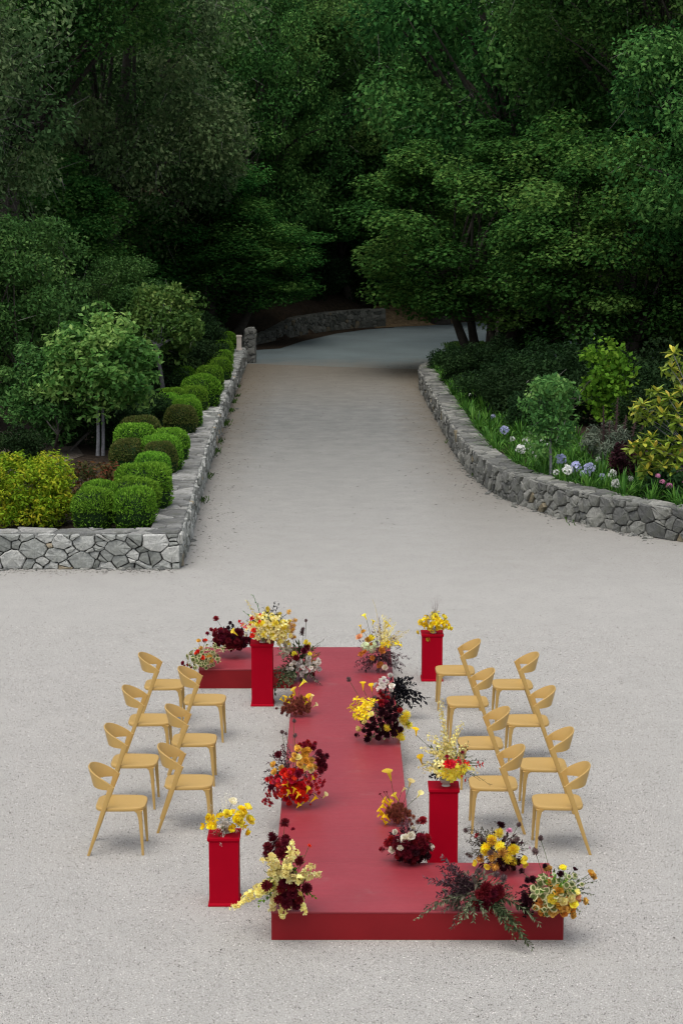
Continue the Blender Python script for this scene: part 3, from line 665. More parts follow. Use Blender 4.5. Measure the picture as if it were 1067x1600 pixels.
class Arr:
    def __init__(s, label, bbox, base, fill='greenery', fill_n=260, fill_size=.05, depth=.8, name='flower_arrangement'):
        """bbox: the mound's outline in photo pixels; base: (px, py, z) of its foot, which gives its distance"""
        s.Y = base if isinstance(base, (int, float)) else G(*base).y
        x0, y0, x1, y1 = bbox
        a = AT(x0, (y0+y1)/2, s.Y); b = AT(x1, (y0+y1)/2, s.Y); t = AT((x0+x1)/2, y0, s.Y); u = AT((x0+x1)/2, y1, s.Y)
        s.c = Vector(((a.x+b.x)/2, s.Y, (t.z+u.z)/2)); s.r = Vector(((b.x-a.x)/2, (b.x-a.x)/2*depth, (t.z-u.z)/2))
        s.root = thing(name, label, 'flowers', (s.c.x, s.c.y, u.z), 0, 'flower arrangements along the runway'); s.o = s.root.location.copy()
        f = MB()
        for k in range(fill_n):
            d = rv().normalized(); q = rnd.random() ** .5 * .88
            p = s.c + Vector((d.x*s.r.x, d.y*s.r.y, d.z*s.r.z)) * q - s.o
            if p.z < 0.01: p.z = 0.01 + rnd.random() * .02
            leaf(f, p, d + rv(.5) + Vector((0, 0, .2)), Vector((0, 0, 1)), fill_size * rnd.uniform(.7, 1.5), fill_size * .45, rnd.random())
        stuff(obj('greenery', f.mesh('greenery', M[fill]), s.root))
    def place(s, px, py, back=False, out=None):
        out = out or rnd.uniform(.82, 1.14)
        d = ray(px, py); o = CAM - s.c
        k = Vector((d.x/s.r.x, d.y/s.r.y, d.z/s.r.z)); e = Vector((o.x/s.r.x, o.y/s.r.y, o.z/s.r.z))
        A, B, Cc = k.dot(k), 2*k.dot(e), e.dot(e) - out**2
        D = B*B - 4*A*Cc
        if D > 0:
            t = (-B + (1 if back else -1) * math.sqrt(D)) / 2 / A
        else: t = s.Y / d.y
        return CAM + d * t
    def bloom(s, kind, col, px, py, r, dy=0, face=None, back=False):
        if isinstance(col, tuple): col = rnd.choice(col)
        p = s.place(px, py, back) + Vector((0, dy, 0))
        q = p - s.c; d = Vector((q.x/s.r.x**1, q.y/s.r.y**1, q.z/s.r.z)).normalized() + Vector((0, -.15 if not back else .1, .35)) + rv(.22)
        if kind == 'calla': d = Vector((rnd.uniform(-.7, .7) + q.x / s.r.x * .5, -.1 + rnd.uniform(-.3, .2), .85))
        if kind == 'ivy': d = d + rv(.45); p = p + rv(.018)
        if face: d = Vector(face) + rv(.1)
        o = obj(NAMES[kind], bloom_mesh(kind, col), s.root, p - s.o, quat_to(d), r * rnd.uniform(.85, 1.25))
        s.last = o
        return p, d.normalized()
    def cluster(s, kind, col, cx, cy, rx, ry, n, r, back=.25):
        for k in range(n):
            a = k * 2.39996 + rnd.uniform(-.3, .3); q = math.sqrt((k + .5) / n)
            s.bloom(kind, col, cx + rx*q*math.cos(a), cy + ry*q*math.sin(a), r)
            if rnd.random() < back: s.bloom(kind, col, cx + rx*q*math.cos(a), cy + ry*q*math.sin(a) - 3, r, back=True)
    def stem(s, p, root=None, rad=.0022, col='stemgreen', sag=.0):
        b = MB(); c = s.c - Vector((0, 0, s.r.z*.4)) if root is None else root
        m = (c + p) / 2 + Vector((0, 0, .03 + sag)) + (p - c).cross(Vector((0, 1, 0))) * rnd.uniform(-.08, .08)
        pts = [c*(1-t)**2 + m*2*t*(1-t) + p*t*t - s.o for t in (0, .25, .5, .75, 1)]
        b.tube(pts, rad, 4, .5); t = obj('stem', b.mesh('stem', M[col]), s.last)
        t.matrix_parent_inverse = Matrix.LocRotScale(s.last.location, s.last.rotation_quaternion, s.last.scale).inverted()
    def tall(s, kind, col, px, py, r, dy=0, root=None, **kw):
        p, d = s.bloom(kind, col, px, py, r, dy, **kw)
        s.stem(p - d * r * (1.0 if kind == 'calla' else .1), root); return p
    def spray(s, start, end, mat, L=.05, W=.016, n=26, dy=0, kind='leaf', sag=.1, wid=.03, name=None, endY=None, tip=1.0):
        """a stem with leaves or florets along it from one photo pixel to another"""
        p0 = s.place(*start); p0 = s.c * .5 + p0 * .5
        p1 = AT(end[0], end[1], endY if endY else s.Y + dy)
        ln = (p1 - p0).length; m = (p0 + p1)/2 + Vector((rnd.uniform(-.1, .1), rnd.uniform(-.1, .1), sag)) * ln
        b = MB(); bez = lambda t: p0*(1-t)**2 + m*2*t*(1-t) + p1*t*t - s.o
        b.tube([bez(t) for t in (0, .2, .4, .6, .8, 1)], [q * (.45 if kind == 'airy' else 1) for q in (.0028, .0026, .0022, .0018, .0014, .001)], 4, .3)
        for k in range(n):
            t = .12 + .88 * (k + rnd.random()) / n; p = bez(t); T = (bez(min(1, t+.02)) - bez(t-.02)).normalized()
            side = T.cross(Vector((rnd.gauss(0, 1), rnd.gauss(0, 1), rnd.gauss(0, 1)))).normalized()
            fade = (1 - .45 * t) * tip + (1 - tip)
            if kind == 'leaf':
                leaf(b, p, T * .75 + side, Vector((0, 0, 1)) + rv(.4), L * rnd.uniform(.7, 1.25) * fade, W * rnd.uniform(.8, 1.2), rnd.random())
            elif kind == 'floret':
                pc = p + side * wid * rnd.uniform(.3, 1.0) * fade; pt = petals([(4, 62, 1, .8, 0), (3, 22, .7, .6, 0)], k % 7, -.1); q = quat_to(side + T*.6 + rv(.3)); r_ = L * .5 * rnd.uniform(.75, 1.2) * (1 - .3*t)
                aa = rnd.random(); b.add([pc + (q @ Vector(v)) * r_ for v in pt.V], pt.F, aa)
            elif kind == 'airy':
                pc = p + side * wid * rnd.uniform(.2, 1.2)
                b.tube([p, pc], .0004, 3, .8, False); leaf(b, pc, side + rv(.4), Vector((0, 0, 1)), L, W, rnd.random())
        obj(name or {'leaf': 'leaf_spray', 'floret': 'flower_spray', 'airy': 'grass_spray'}[kind], b.mesh('spray', M[mat]), s.root)

# 1 corner of the platform's front edge, maroon dahlias and pale yellow snapdragons
A = Arr('maroon dahlias and pale yellow snapdragons spilling off the front platform corner', (408, 1312, 488, 1424), (450, 1424, .25), fill_n=220)
for a in ((432, 1324, 20, 20, 10), (452, 1394, 22, 24, 12)): A.cluster('dahlia', 'burgundy', *a, .046)
for p in ((467, 1346), (478, 1388), (421, 1340), (418, 1384), (447, 1312), (470, 1375)): A.bloom('dahlia', 'burgundy', *p, .046)
A.tall('dahlia', 'burgundy', 445, 1287, .045)
for p in ((418, 1320), (424, 1314), (448, 1322), (463, 1332), (458, 1296)): A.bloom('carnation', 'crimson', *p, .026)
A.tall('carnation', 'red', 483, 1322, .024)
for st, en, n in (((440, 1365), (458, 1313), 34), ((432, 1358), (421, 1332), 24), ((436, 1370), (408, 1343), 26), ((447, 1360), (463, 1330), 30), ((470, 1395), (489, 1352), 30), ((476, 1392), (503, 1366), 26), ((472, 1400), (470, 1372), 20), ((430, 1360), (455, 1352), 40), ((425, 1372), (448, 1366), 36), ((440, 1378), (428, 1345), 34), ((436, 1385), (452, 1345), 44), ((446, 1400), (460, 1372), 36), ((430, 1392), (420, 1362), 36)):
    A.spray(st, en, 'butter', .06, n=n, kind='floret', wid=.034, dy=-.3)
for st, en, n, ey in (((430, 1398), (362, 1420), 60, 16.0), ((428, 1394), (378, 1405), 50, 15.95), ((440, 1410), (440, 1434), 44, 15.68), ((430, 1410), (424, 1424), 34, 15.66), ((470, 1405), (476, 1428), 24, 15.66), ((425, 1385), (398, 1388), 26, 15.9), ((450, 1408), (452, 1420), 24, 15.66)):
    A.spray(st, en, 'butter', .06, n=n, kind='floret', wid=.04, endY=ey, sag=.12)
for st, en in (((455, 1375), (462, 1358)), ((480, 1408), (494, 1404)), ((415, 1408), (404, 1414)), ((430, 1365), (420, 1372))): A.spray(st, en, 'lime_leaf', .05, .022, 14, dy=-.1)
# 2 short front pedestal
A = Arr('yellow poppies with tiny white waxflower and one white ranunculus on the short pedestal', (322, 1264, 386, 1308), 16.69, fill_n=90, fill_size=.035)
for p in ((320, 1292), (335, 1281), (344, 1276), (327, 1278), (365, 1271), (375, 1275), (386, 1264), (389, 1281), (385, 1300), (373, 1284), (355, 1272), (381, 1270), (330, 1290), (368, 1280), (380, 1290), (337, 1290), (325, 1286), (376, 1265)): A.bloom(rnd.choice(['poppy', 'lily', 'rose']), rnd.choice(['yellow', 'lemon', 'lemon']), *p, .046)
A.bloom('poppy', 'yellow', 362, 1294, .04, face=(0, -1, .3)); A.tall('rose', 'cream', 363.5, 1253, .042)
for st, en, n in (((350, 1290), (345, 1278), 30), ((350, 1292), (340, 1295), 30), ((352, 1290), (352, 1285), 30), ((348, 1298), (346, 1322), 34), ((350, 1296), (372, 1300), 20), ((350, 1290), (358, 1286), 24)): A.spray(st, en, 'white', .018, n=n, kind='floret', wid=.03, dy=-.14, sag=.02)
for en in ((352, 1238), (345, 1243), (360, 1236), (330, 1262), (318, 1318), (328, 1255)): A.spray((350, 1285), en, 'cream', .012, .007, 26, kind='airy', wid=.03)
# 3 edge of the runway, red heap
A = Arr('heap of red ranunculus with yellow callas and golden roses on the runway edge', (416, 1158, 510, 1258), (460, 1257, .25), fill='plum', fill_n=240)
A.cluster('rose', ('red', 'red', 'crimson'), 452, 1218, 28, 17, 12, .042); A.bloom('rose', 'red', 457, 1210, .06); A.bloom('rose', 'red', 470, 1228, .058); A.cluster('rose', 'red', 455, 1244, 24, 12, 9, .045); A.cluster('carnation', 'red', 440, 1215, 22, 14, 10, .03)
A.cluster('carnation', 'coral', 419, 1248, 9, 11, 12, .024); A.cluster('carnation', 'coral', 490, 1226, 17, 17, 16, .025); A.cluster('carnation', 'coral', 432, 1232, 12, 14, 12, .028); A.bloom('carnation', 'red', 484, 1256, .022); A.bloom('carnation', 'red', 479, 1244, .024)
A.cluster('rose', ('gold', 'butter', 'amber'), 472, 1181, 18, 13, 10, .038); A.cluster('rose', ('gold', 'butter'), 480, 1197, 13, 9, 5, .035)
for p in ((440, 1200), (430, 1206), (422, 1218), (491, 1199), (428, 1195)): A.bloom('rose', 'gold', *p, .035)
for p in ((448, 1224), (441, 1228), (451, 1238), (460, 1233), (444, 1245), (466, 1241), (467, 1257), (481, 1232), (487, 1216), (492, 1246), (477, 1250)): A.bloom('calla', 'yellow', *p, .04, dy=-.03)
A.tall('calla', 'butter', 508, 1243, .04)
A.cluster('dahlia', 'burgundy', 502, 1190, 9, 16, 8, .036); A.cluster('dahlia', 'crimson', 480, 1164, 13, 7, 6, .03)
for p in ((436, 1179), (489, 1168), (428, 1222), (424, 1230), (497, 1178), (507, 1197)): A.bloom('dahlia', 'burgundy', *p, .04)
for en in ((412, 1217), (408, 1226), (418, 1192), (422, 1180), (428, 1174), (414, 1205), (440, 1165), (448, 1162), (413, 1232), (500, 1210), (495, 1182)): A.spray((440, 1205), en, 'plum', .05, .015, 30)
for p in ((460, 1127), (441, 1144), (447, 1147), (461, 1150)): A.tall('pod', 'dusk', *p, .026)
# 4 small callas over rust buttons
A = Arr('small low cluster of rusty button chrysanthemums with yellow callas beside the tall pedestal', (439, 1091, 490, 1117), (464, 1116, .25), fill='terracotta', fill_n=120, fill_size=.035)
A.cluster('mum', 'terracotta', 464, 1106, 24, 9, 34, .026); A.cluster('mum', 'terracotta', 464, 1095, 15, 6, 12, .024)
for p in ((440, 1093), (447, 1096), (452, 1098), (456, 1090), (474, 1092), (478, 1098), (482, 1090), (446, 1091)): A.bloom('calla', 'yellow', *p, .04)
A.tall('calla', 'lemon', 474, 1066, .05); A.tall('calla', 'lemon', 459, 1080, .045); A.tall('calla', 'butter', 487, 1089, .04); A.tall('calla', 'butter', 493, 1102, .042)
for p in ((433, 1107), (441, 1114), (449, 1117)): A.tall('dahlia', 'burgundy', *p, .02)
# 5 white lisianthus with long leaves
A = Arr('bushy white lisianthus with trailing grey-green leaves where the runway meets the rear arm', (438, 1002, 502, 1064), (478, 1062, .25), fill='dark_green', fill_n=420, fill_size=.06)
A.cluster('rose', 'white', 478, 1040, 24, 14, 20, .037); A.cluster('rose', 'white', 450, 1050, 8, 9, 6, .034); A.cluster('rose', 'cream', 446, 1015, 9, 14, 10, .032)
for p in ((475, 1017), (463, 1028), (479, 1012), (488, 1054)): A.bloom('dahlia', 'burgundy', *p, .038)
for p in ((482, 1008), (484, 1022), (478, 1004), (452, 1008), (436, 1006), (432, 995), (460, 1022)): A.bloom('mum', 'lemon', *p, .032)
for en in ((500, 1040), (503, 1032), (497, 1050), (500, 1022), (494, 1018)): A.spray((485, 1035), en, 'amber', .024, n=22, kind='floret', wid=.02)
for en, ey in (((429, 1076), 23.6), ((434, 1072), 23.5), ((444, 1074), 23.4), ((452, 1072), 23.3), ((432, 1060), 23.6), ((432, 1046), 23.8), ((438, 1066), 23.4), ((428, 1084), 23.65), ((447, 1066), 23.3), ((456, 1068), 23.3), ((430, 1052), 23.6)): A.spray((452, 1050), en, rnd.choice(['dark_green', 'olive_leaf']), .085, .024, 26, endY=ey, sag=.15)
for en in ((500, 1069), (496, 1066), (503, 1071)): A.spray((475, 1056), en, 'plum_green', .05, .02, 18, dy=-.3)
for en in ((506, 1000), (432, 1012), (436, 1002), (430, 1024), (500, 1008)): A.spray((470, 1030), en, 'olive_leaf', .04, .012, 20)
A.tall('pod', 'dusk', 478, 970, .03); A.tall('pod', 'dusk', 473, 984, .028); A.bloom('pod', 'dusk', 472, 990, .034); A.tall('pod', 'terracotta', 457, 997, .032)
# 6 tall rear pedestal, big yellow
A = Arr('big yellow arrangement with red gloriosa and dark twigs on the tall rear pedestal', (378, 956, 458, 1004), 23.5, fill='greenery', fill_n=260)
A.cluster('lily', 'butter', 418, 980, 32, 20, 40, .045); A.cluster('mum', 'lemon', 425, 975, 30, 20, 18, .04); A.cluster('rose', 'butter', 440, 990, 16, 14, 12, .036)
for en in ((400, 958), (412, 956), (425, 958), (436, 966), (430, 1000), (445, 1004), (450, 990), (405, 1000), (390, 962), (440, 1010)): A.spray((418, 982), en, 'butter', .034, n=34, kind='floret', wid=.035, dy=-.1)
for p in ((379, 975), (384, 979), (376, 971), (395, 966), (406, 962), (407, 971), (397, 984), (395, 992), (391, 977)): A.bloom(rnd.choice(['lily', 'carnation']), 'red', *p, .032, dy=-.03)
A.bloom('lily', 'orange', 381, 977, .04); A.bloom('calla', 'lemon', 366, 988, .045); A.bloom('rose', 'cream', 385, 992, .032)
for p in ((451, 957), (459, 970), (455, 985), (458, 994), (450, 975), (456, 978)): A.tall('mum', 'gold', *p, .043)
A.spray((400, 975), (394, 929), 'strap_leaf', .03, .012, 26, tip=.6); A.spray((395, 975), (384, 938), 'butter', .03, n=26, kind='floret', wid=.018); A.spray((392, 978), (380, 955), 'strap_leaf', .03, .012, 20)
for en in ((431, 941), (436, 945), (412, 949), (446, 962), (441, 968), (428, 952)): A.spray((422, 975), en, 'black_leaf', .05, .016, 14, tip=.3)
for en in ((410, 972), (418, 966), (402, 974)): A.spray((412, 985), en, 'lime_leaf', .05, .016, 16, dy=-.2)
# 7 burgundy mass on the rear arm
A = Arr('mass of burgundy dahlias lying on the rear platform arm', (328, 980, 394, 1016), 24.95, fill='purple_leaf', fill_n=240)
A.cluster('dahlia', 'burgundy', 362, 999, 30, 13, 26, .05); A.cluster('dahlia', 'maroon', 375, 1003, 20, 10, 10, .045); A.bloom('dahlia', 'crimson', 348, 994, .05)
for p in ((338, 967), (331, 984), (338, 984), (346, 984), (325, 990), (321, 1001), (336, 988)): A.tall('dahlia', 'crimson', *p, .036)
for p in ((360, 974), (364, 978), (357, 981)): A.tall('dahlia', 'maroon', *p, .03)
# 8 variegated ivy with red and orange
A = Arr('variegated ivy tuft with red and orange ranunculus at the rear arm corner', (290, 1012, 342, 1044), (316, 1044, .25), fill='greenery', fill_n=110, fill_size=.035)
A.cluster('ivy', 'ivy', 316, 1030, 25, 13, 70, .026, .4); A.cluster('ivy', 'ivy', 334, 1012, 14, 5, 14, .024)
for p in ((310, 1018), (317, 1027), (307, 1020)): A.bloom('rose', 'red', *p, .032, dy=-.03)
for p in ((287, 1036), (295, 1038), (300, 1041), (290, 1041)): A.bloom('rose', 'crimson', *p, .032)
A.tall('rose', 'gold', 311, 1002, .036); A.tall('rose', 'red', 321, 1001, .036)
for p in ((327, 1027), (330, 1032), (314, 1015)): A.bloom('mum', 'gold', *p, .036)
for en in ((352, 1008), (366, 1014), (346, 1034), (344, 1022), (330, 1050)): A.spray((328, 1022), en, 'ivy_edge', .03, .022, 12)
# 9 far end of the runway
A = Arr('yellow oncidium sprays over plum foliage with apricot roses at the far runway end', (556, 984, 632, 1050), (592, 1048, .25), fill='plum', fill_n=300)
for en in ((625, 985), (618, 972), (610, 966), (604, 962), (630, 992), (640, 985), (598, 960), (612, 980), (622, 1000), (615, 992), (590, 975), (628, 1004), (606, 985), (618, 1008), (596, 985), (584, 978)): A.spray((602, 1008), en, 'butter', .022, n=44, kind='floret', wid=.045)
A.spray((592, 990), (582, 936), 'butter', .014, n=22, kind='floret', wid=.012)
for p in ((570, 963), (563, 979), (603, 974), (583, 972), (606, 978)): A.tall('calla', 'lemon', *p, .042)
for p in ((571, 1010), (588, 1006), (580, 1014)): A.bloom('hydrangea', 'mint', *p, .055)
for p, c in (((575, 1000), 'gold'), ((596, 1016), 'orange'), ((564, 1022), 'orange'), ((570, 1018), 'orange'), ((582, 1028), 'orange'), ((593, 1038), 'orange'), ((562, 996), 'peach'), ((568, 988), 'gold'), ((580, 1010), 'orange'), ((580, 998), 'lemon')): A.bloom('rose', c, *p, .044)
for p in ((605, 1006), (616, 1006), (622, 1007), (598, 1008)): A.bloom('lily', 'yellow', *p, .045)
A.bloom('rose', 'cream', 601, 1042, .036); A.bloom('rose', 'white', 610, 1055, .036)
for en in ((552, 1042), (556, 1034), (560, 1048), (570, 1050), (626, 1046), (632, 1040), (622, 1030), (616, 1020), (604, 1022), (640, 1028), (612, 1040), (628, 1050), (600, 1050), (566, 1038), (620, 1038), (575, 1044), (590, 1050)): A.spray((592, 1034), en, 'plum', .058, .014, 40, dy=-.1)
A.spray((594, 1000), (592, 966), 'plum', .03, .012, 26)
# 10 middle of the runway
A = Arr('yellow lilies and chrysanthemums mixed with nearly black cosmos on the runway edge', (552, 1088, 636, 1158), (592, 1157, .25), fill='dark_green', fill_n=300)
A.cluster('lily', 'yellow', 562, 1108, 14, 18, 18, .045); A.cluster('lily', 'yellow', 577, 1098, 10, 8, 7, .04)
for p in ((577, 1107), (572, 1119), (580, 1116), (561, 1138), (570, 1128)): A.bloom('rose', 'butter', *p, .04)
for p in ((605, 1137), (629, 1125), (634, 1133), (621, 1144), (625, 1150), (633, 1118)): A.bloom('mum', 'lemon', *p, .054)
A.bloom('mum', 'cream', 634, 1116, .045); A.cluster('dahlia', 'maroon', 595, 1138, 30, 16, 22, .034); A.cluster('dahlia', 'maroon', 607, 1112, 16, 16, 14, .036)
for p in ((568, 1128), (559, 1148), (636, 1130), (574, 1155), (590, 1152), (581, 1138)): A.bloom('dahlia', 'maroon', *p, .034)
A.cluster('rose', 'crimson', 598, 1094, 10, 10, 8, .036); A.bloom('dahlia', 'crimson', 624, 1110, .042)
for p in ((575, 1133), (582, 1126), (570, 1140), (596, 1140), (584, 1150), (613, 1150), (600, 1154), (616, 1128), (620, 1122), (594, 1124)): A.bloom('carnation', 'mint', *p, .02)
A.bloom('lily', 'amber', 573, 1149, .04); A.tall('calla', 'yellow', 567, 1070, .045); A.tall('calla', 'yellow', 580, 1073, .05); A.tall('pod', 'dusk', 545, 1062, .032)
for p in ((587, 1103), (597, 1082), (604, 1088), (609, 1088), (586, 1092)): A.tall('pod', 'dusk', *p, .032)
# 11 black foliage
A = Arr('spray of black-leaved foliage with white lisianthus leaning off the runway', (588, 1060, 636, 1096), (612, 1092, .25), fill='black_leaf', fill_n=240)
for en in ((664, 1096), (668, 1092), (657, 1100), (644, 1062), (640, 1058), (650, 1068), (652, 1080), (658, 1086), (630, 1100), (640, 1098), (645, 1104), (622, 1100), (632, 1070), (638, 1080), (625, 1062), (650, 1094), (636, 1092)): A.spray((618, 1078), en, 'black_leaf', .062, .03, 20, tip=.2)
for p in ((587, 1071), (596, 1068), (599, 1073), (612, 1072), (610, 1056), (600, 1061), (611, 1078), (592, 1076), (604, 1066), (595, 1064)): A.bloom('rose', 'white', *p, .036)
for p in ((602, 1065), (607, 1062)): A.bloom('rose', 'pink', *p, .026)
# 12 short far pedestal
A = Arr('yellow poppies and callas on the lone short pedestal beyond the runway', (656, 956, 700, 986), 24.73, fill_n=90, fill_size=.035)
A.cluster('poppy', 'lemon', 678, 972, 20, 12, 20, .04); A.cluster('poppy', 'yellow', 688, 976, 14, 8, 10, .042); A.cluster('calla', 'yellow', 664, 974, 9, 8, 6, .045)
A.cluster('rose', 'cream', 673, 968, 10, 6, 5, .026); A.bloom('rose', 'cream', 679, 957, .034); A.bloom('rose', 'lemon', 668, 995, .04, dy=-.1); A.tall('rose', 'lemon', 654, 987, .038); A.tall('rose', 'lemon', 704, 982, .034); A.bloom('lily', 'yellow', 684, 957, .04)
for en in ((679, 934), (683, 930), (674, 938), (688, 936), (681, 942)): A.spray((680, 965), en, 'dusk', .012, .007, 20, kind='airy', wid=.04)
# 13 tall front pedestal
A = Arr('tall pale yellow sprays with red gloriosa in the bowl on the tall front pedestal', (662, 1160, 738, 1218), 17.6, fill='olive_leaf', fill_n=200)
for en, n in (((687, 1092), 70), ((690, 1112), 60), ((722, 1128), 44), ((716, 1140), 50), ((667, 1148), 40), ((656, 1168), 36), ((653, 1198), 24), ((708, 1150), 50), ((700, 1160), 50), ((742, 1204), 40), ((750, 1208), 22), ((660, 1205), 34), ((678, 1150), 50), ((694, 1145), 60), ((672, 1172), 50), ((730, 1165), 40), ((684, 1172), 44), ((712, 1172), 44)): A.spray((700, 1195), en, 'butter', .03, n=n, kind='floret', wid=.045)
A.cluster('lily', 'lemon', 703, 1206, 15, 10, 12, .052); A.cluster('lily', 'lemon', 722, 1203, 9, 6, 6, .042); A.cluster('lily', 'butter', 690, 1200, 18, 12, 10, .04)
A.bloom('carnation', 'red', 700, 1192, .05, dy=-.03); A.bloom('carnation', 'red', 705, 1193, .04, dy=-.03)
for p in ((715, 1185), (718, 1190), (726, 1189), (730, 1192), (720, 1210), (725, 1216), (717, 1212), (712, 1188)): A.bloom('lily', 'red', *p, .028, dy=-.04)
for p in ((745, 1191), (748, 1196), (752, 1194), (743, 1197)): A.tall('lily', 'red', *p, .03)
for p in ((727, 1168), (729, 1172), (722, 1176), (698, 1182)): A.tall('carnation', 'crimson', *p, .018)
A.tall('calla', 'yellow', 650, 1142, .042); A.tall('calla', 'yellow', 657, 1186, .045)
for en in ((766, 1228), (750, 1220), (760, 1188), (732, 1160), (694, 1158)): A.spray((715, 1205), en, 'dark_green', .05, .012, 10)
for en in ((676, 1216), (672, 1212), (682, 1218)): A.spray((692, 1208), en, 'black_leaf', .06, .03, 8, dy=-.1)
# 14 rust buttons with callas
A = Arr('small cluster of rusty button chrysanthemums with tall yellow callas beside the cream roses', (598, 1256, 642, 1288), (618, 1287, .25), fill='terracotta', fill_n=110, fill_size=.035)
A.cluster('mum', 'terracotta', 622, 1271, 18, 13, 34, .025)
for p in ((602, 1252), (600, 1260), (594, 1266), (597, 1272), (604, 1276), (602, 1286), (609, 1254), (598, 1279)): A.bloom('calla', 'yellow', *p, .042, dy=-.02)
A.tall('calla', 'lemon', 608, 1209, .055); A.tall('calla', 'butter', 641, 1222, .045); A.tall('calla', 'butter', 631, 1233, .038); A.tall('calla', 'butter', 655, 1241, .04); A.tall('calla', 'lemon', 617, 1244, .045)
for p in ((594, 1241), (600, 1238), (604, 1238)): A.tall('carnation', 'burgundy', *p, .012)
# 15 burgundy with cream roses
A = Arr('low mound of burgundy dahlias with cream roses in front of the tall pedestal', (600, 1294, 672, 1347), (640, 1346, .25), fill='purple_leaf', fill_n=260)
A.cluster('dahlia', 'burgundy', 643, 1326, 27, 18, 22, .044); A.cluster('dahlia', 'maroon', 645, 1336, 22, 10, 10, .04); A.cluster('dahlia', 'crimson', 655, 1316, 14, 10, 6, .042)
for p, r in (((612, 1326), .04), ((632, 1310), .044), ((642, 1305), .04), ((625, 1323), .034), ((617, 1299), .036), ((645, 1293), .03), ((620, 1313), .028), ((672, 1322), .034)): A.bloom('rose', 'cream', *p, r, dy=-.03)
for p in ((612, 1311), (606, 1318), (622, 1338)): A.bloom('dahlia', 'crimson', *p, .036)
A.tall('dahlia', 'crimson', 660, 1283, .046); A.tall('dahlia', 'crimson', 598, 1327, .04)
for p in ((640, 1283), (646, 1278), (652, 1285), (643, 1290)): A.bloom('mum', 'terracotta', *p, .024)
for en in ((632, 1272), (628, 1280), (622, 1290), (664, 1300), (637, 1278)): A.spray((635, 1310), en, 'plum', .04, .01, 24)
A.spray((660, 1335), (668, 1342), 'mint', .03, n=18, kind='floret', wid=.02)
# 16 yellow mums on the arm
A = Arr('dome of yellow chrysanthemums with plum foliage on the front arm beside the tall pedestal', (738, 1300, 822, 1361), (782, 1360, .25), fill='purple_leaf', fill_n=260)
A.cluster('mum', ('yellow', 'lemon', 'gold'), 778, 1333, 31, 22, 10, .045); A.cluster('carnation', 'dusk', 778, 1330, 32, 24, 12, .018); A.bloom('mum', 'lemon', 779, 1303, .05); A.bloom('mum', 'lemon', 803, 1328, .048); A.bloom('mum', 'yellow', 768, 1313, .046); A.bloom('mum', 'yellow', 759, 1325, .05)
A.cluster('dahlia', 'maroon', 795, 1350, 20, 8, 8, .034)
for p in ((745, 1348), (763, 1352), (818, 1350), (815, 1343)): A.bloom('poppy', 'lemon', *p, .046)
for p in ((780, 1288), (801, 1317), (784, 1290)): A.tall('dahlia', 'maroon', *p, .03)
A.tall('carnation', 'pink', 795, 1299, .03); A.tall('lily', 'pink', 826, 1325, .026); A.tall('carnation', 'coral', 746, 1306, .028)
for en in ((726, 1298), (732, 1292), (728, 1312), (735, 1318), (729, 1336), (745, 1298), (752, 1294), (762, 1296), (736, 1328), (742, 1310), (822, 1318), (808, 1306), (768, 1294)): A.spray((762, 1328), en, 'plum_green', .052, .014, 34)
for p in ((728, 1298), (731, 1335), (736, 1338), (766, 1332), (788, 1310), (752, 1312)): A.bloom('mum', 'dusk', *p, .026)
for p in ((810, 1289), (806, 1312)): A.tall('pod', 'dusk', *p, .03)
# 17 smoky foliage spilling over the front
A = Arr('smoky plum and olive foliage with burgundy dahlias spilling over the front arm edge', (688, 1362, 798, 1424), (742, 1422, .25), fill='plum_green', fill_n=420, fill_size=.055, depth=.5)
for en in ((690, 1338), (684, 1352), (697, 1346), (708, 1350), (720, 1362), (662, 1372), (672, 1378), (684, 1380), (730, 1368), (742, 1368), (682, 1398), (695, 1372), (712, 1376), (706, 1392), (726, 1385), (690, 1362), (718, 1398), (700, 1410), (735, 1380)): A.spray((725, 1398), en, 'plum', .06, .017, 46, dy=-.05)
for en, ey in (((648, 1438), 15.62), ((656, 1430), 15.66), ((662, 1420), 15.8), ((676, 1418), 15.8), ((706, 1452), 15.6), ((716, 1444), 15.6), ((726, 1436), 15.6), ((740, 1440), 15.58), ((690, 1425), 15.7), ((760, 1436), 15.58), ((700, 1418), 15.7)): A.spray((735, 1402), en, rnd.choice(['olive_leaf', 'plum_green']), .06, .014, 40, endY=ey, sag=.2)
for en, ey in (((832, 1482), 15.45), ((822, 1470), 15.5), ((806, 1468), 15.52), ((816, 1456), 15.55), ((844, 1446), 15.55), ((836, 1436), 15.6), ((795, 1452), 15.55), ((784, 1440), 15.58), ((826, 1476), 15.5), ((812, 1462), 15.5)): A.spray((768, 1408), en, rnd.choice(['olive_leaf', 'dark_green']), .075, .015, 46, endY=ey, sag=.25)
A.cluster('dahlia', 'burgundy', 766, 1396, 17, 12, 10, .044); A.cluster('dahlia', 'burgundy', 755, 1413, 14, 7, 6, .042); A.bloom('dahlia', 'crimson', 765, 1420, .044); A.bloom('dahlia', 'burgundy', 780, 1388, .036); A.bloom('dahlia', 'crimson', 741, 1412, .036)
for p in ((748, 1361), (775, 1367), (740, 1376), (786, 1372)): A.tall('pod', 'dusk', *p, .034)
for en in ((798, 1396), (800, 1386), (806, 1402), (794, 1410), (790, 1378), (803, 1412)): A.spray((772, 1400), en, 'plum_green', .045, .014, 34)
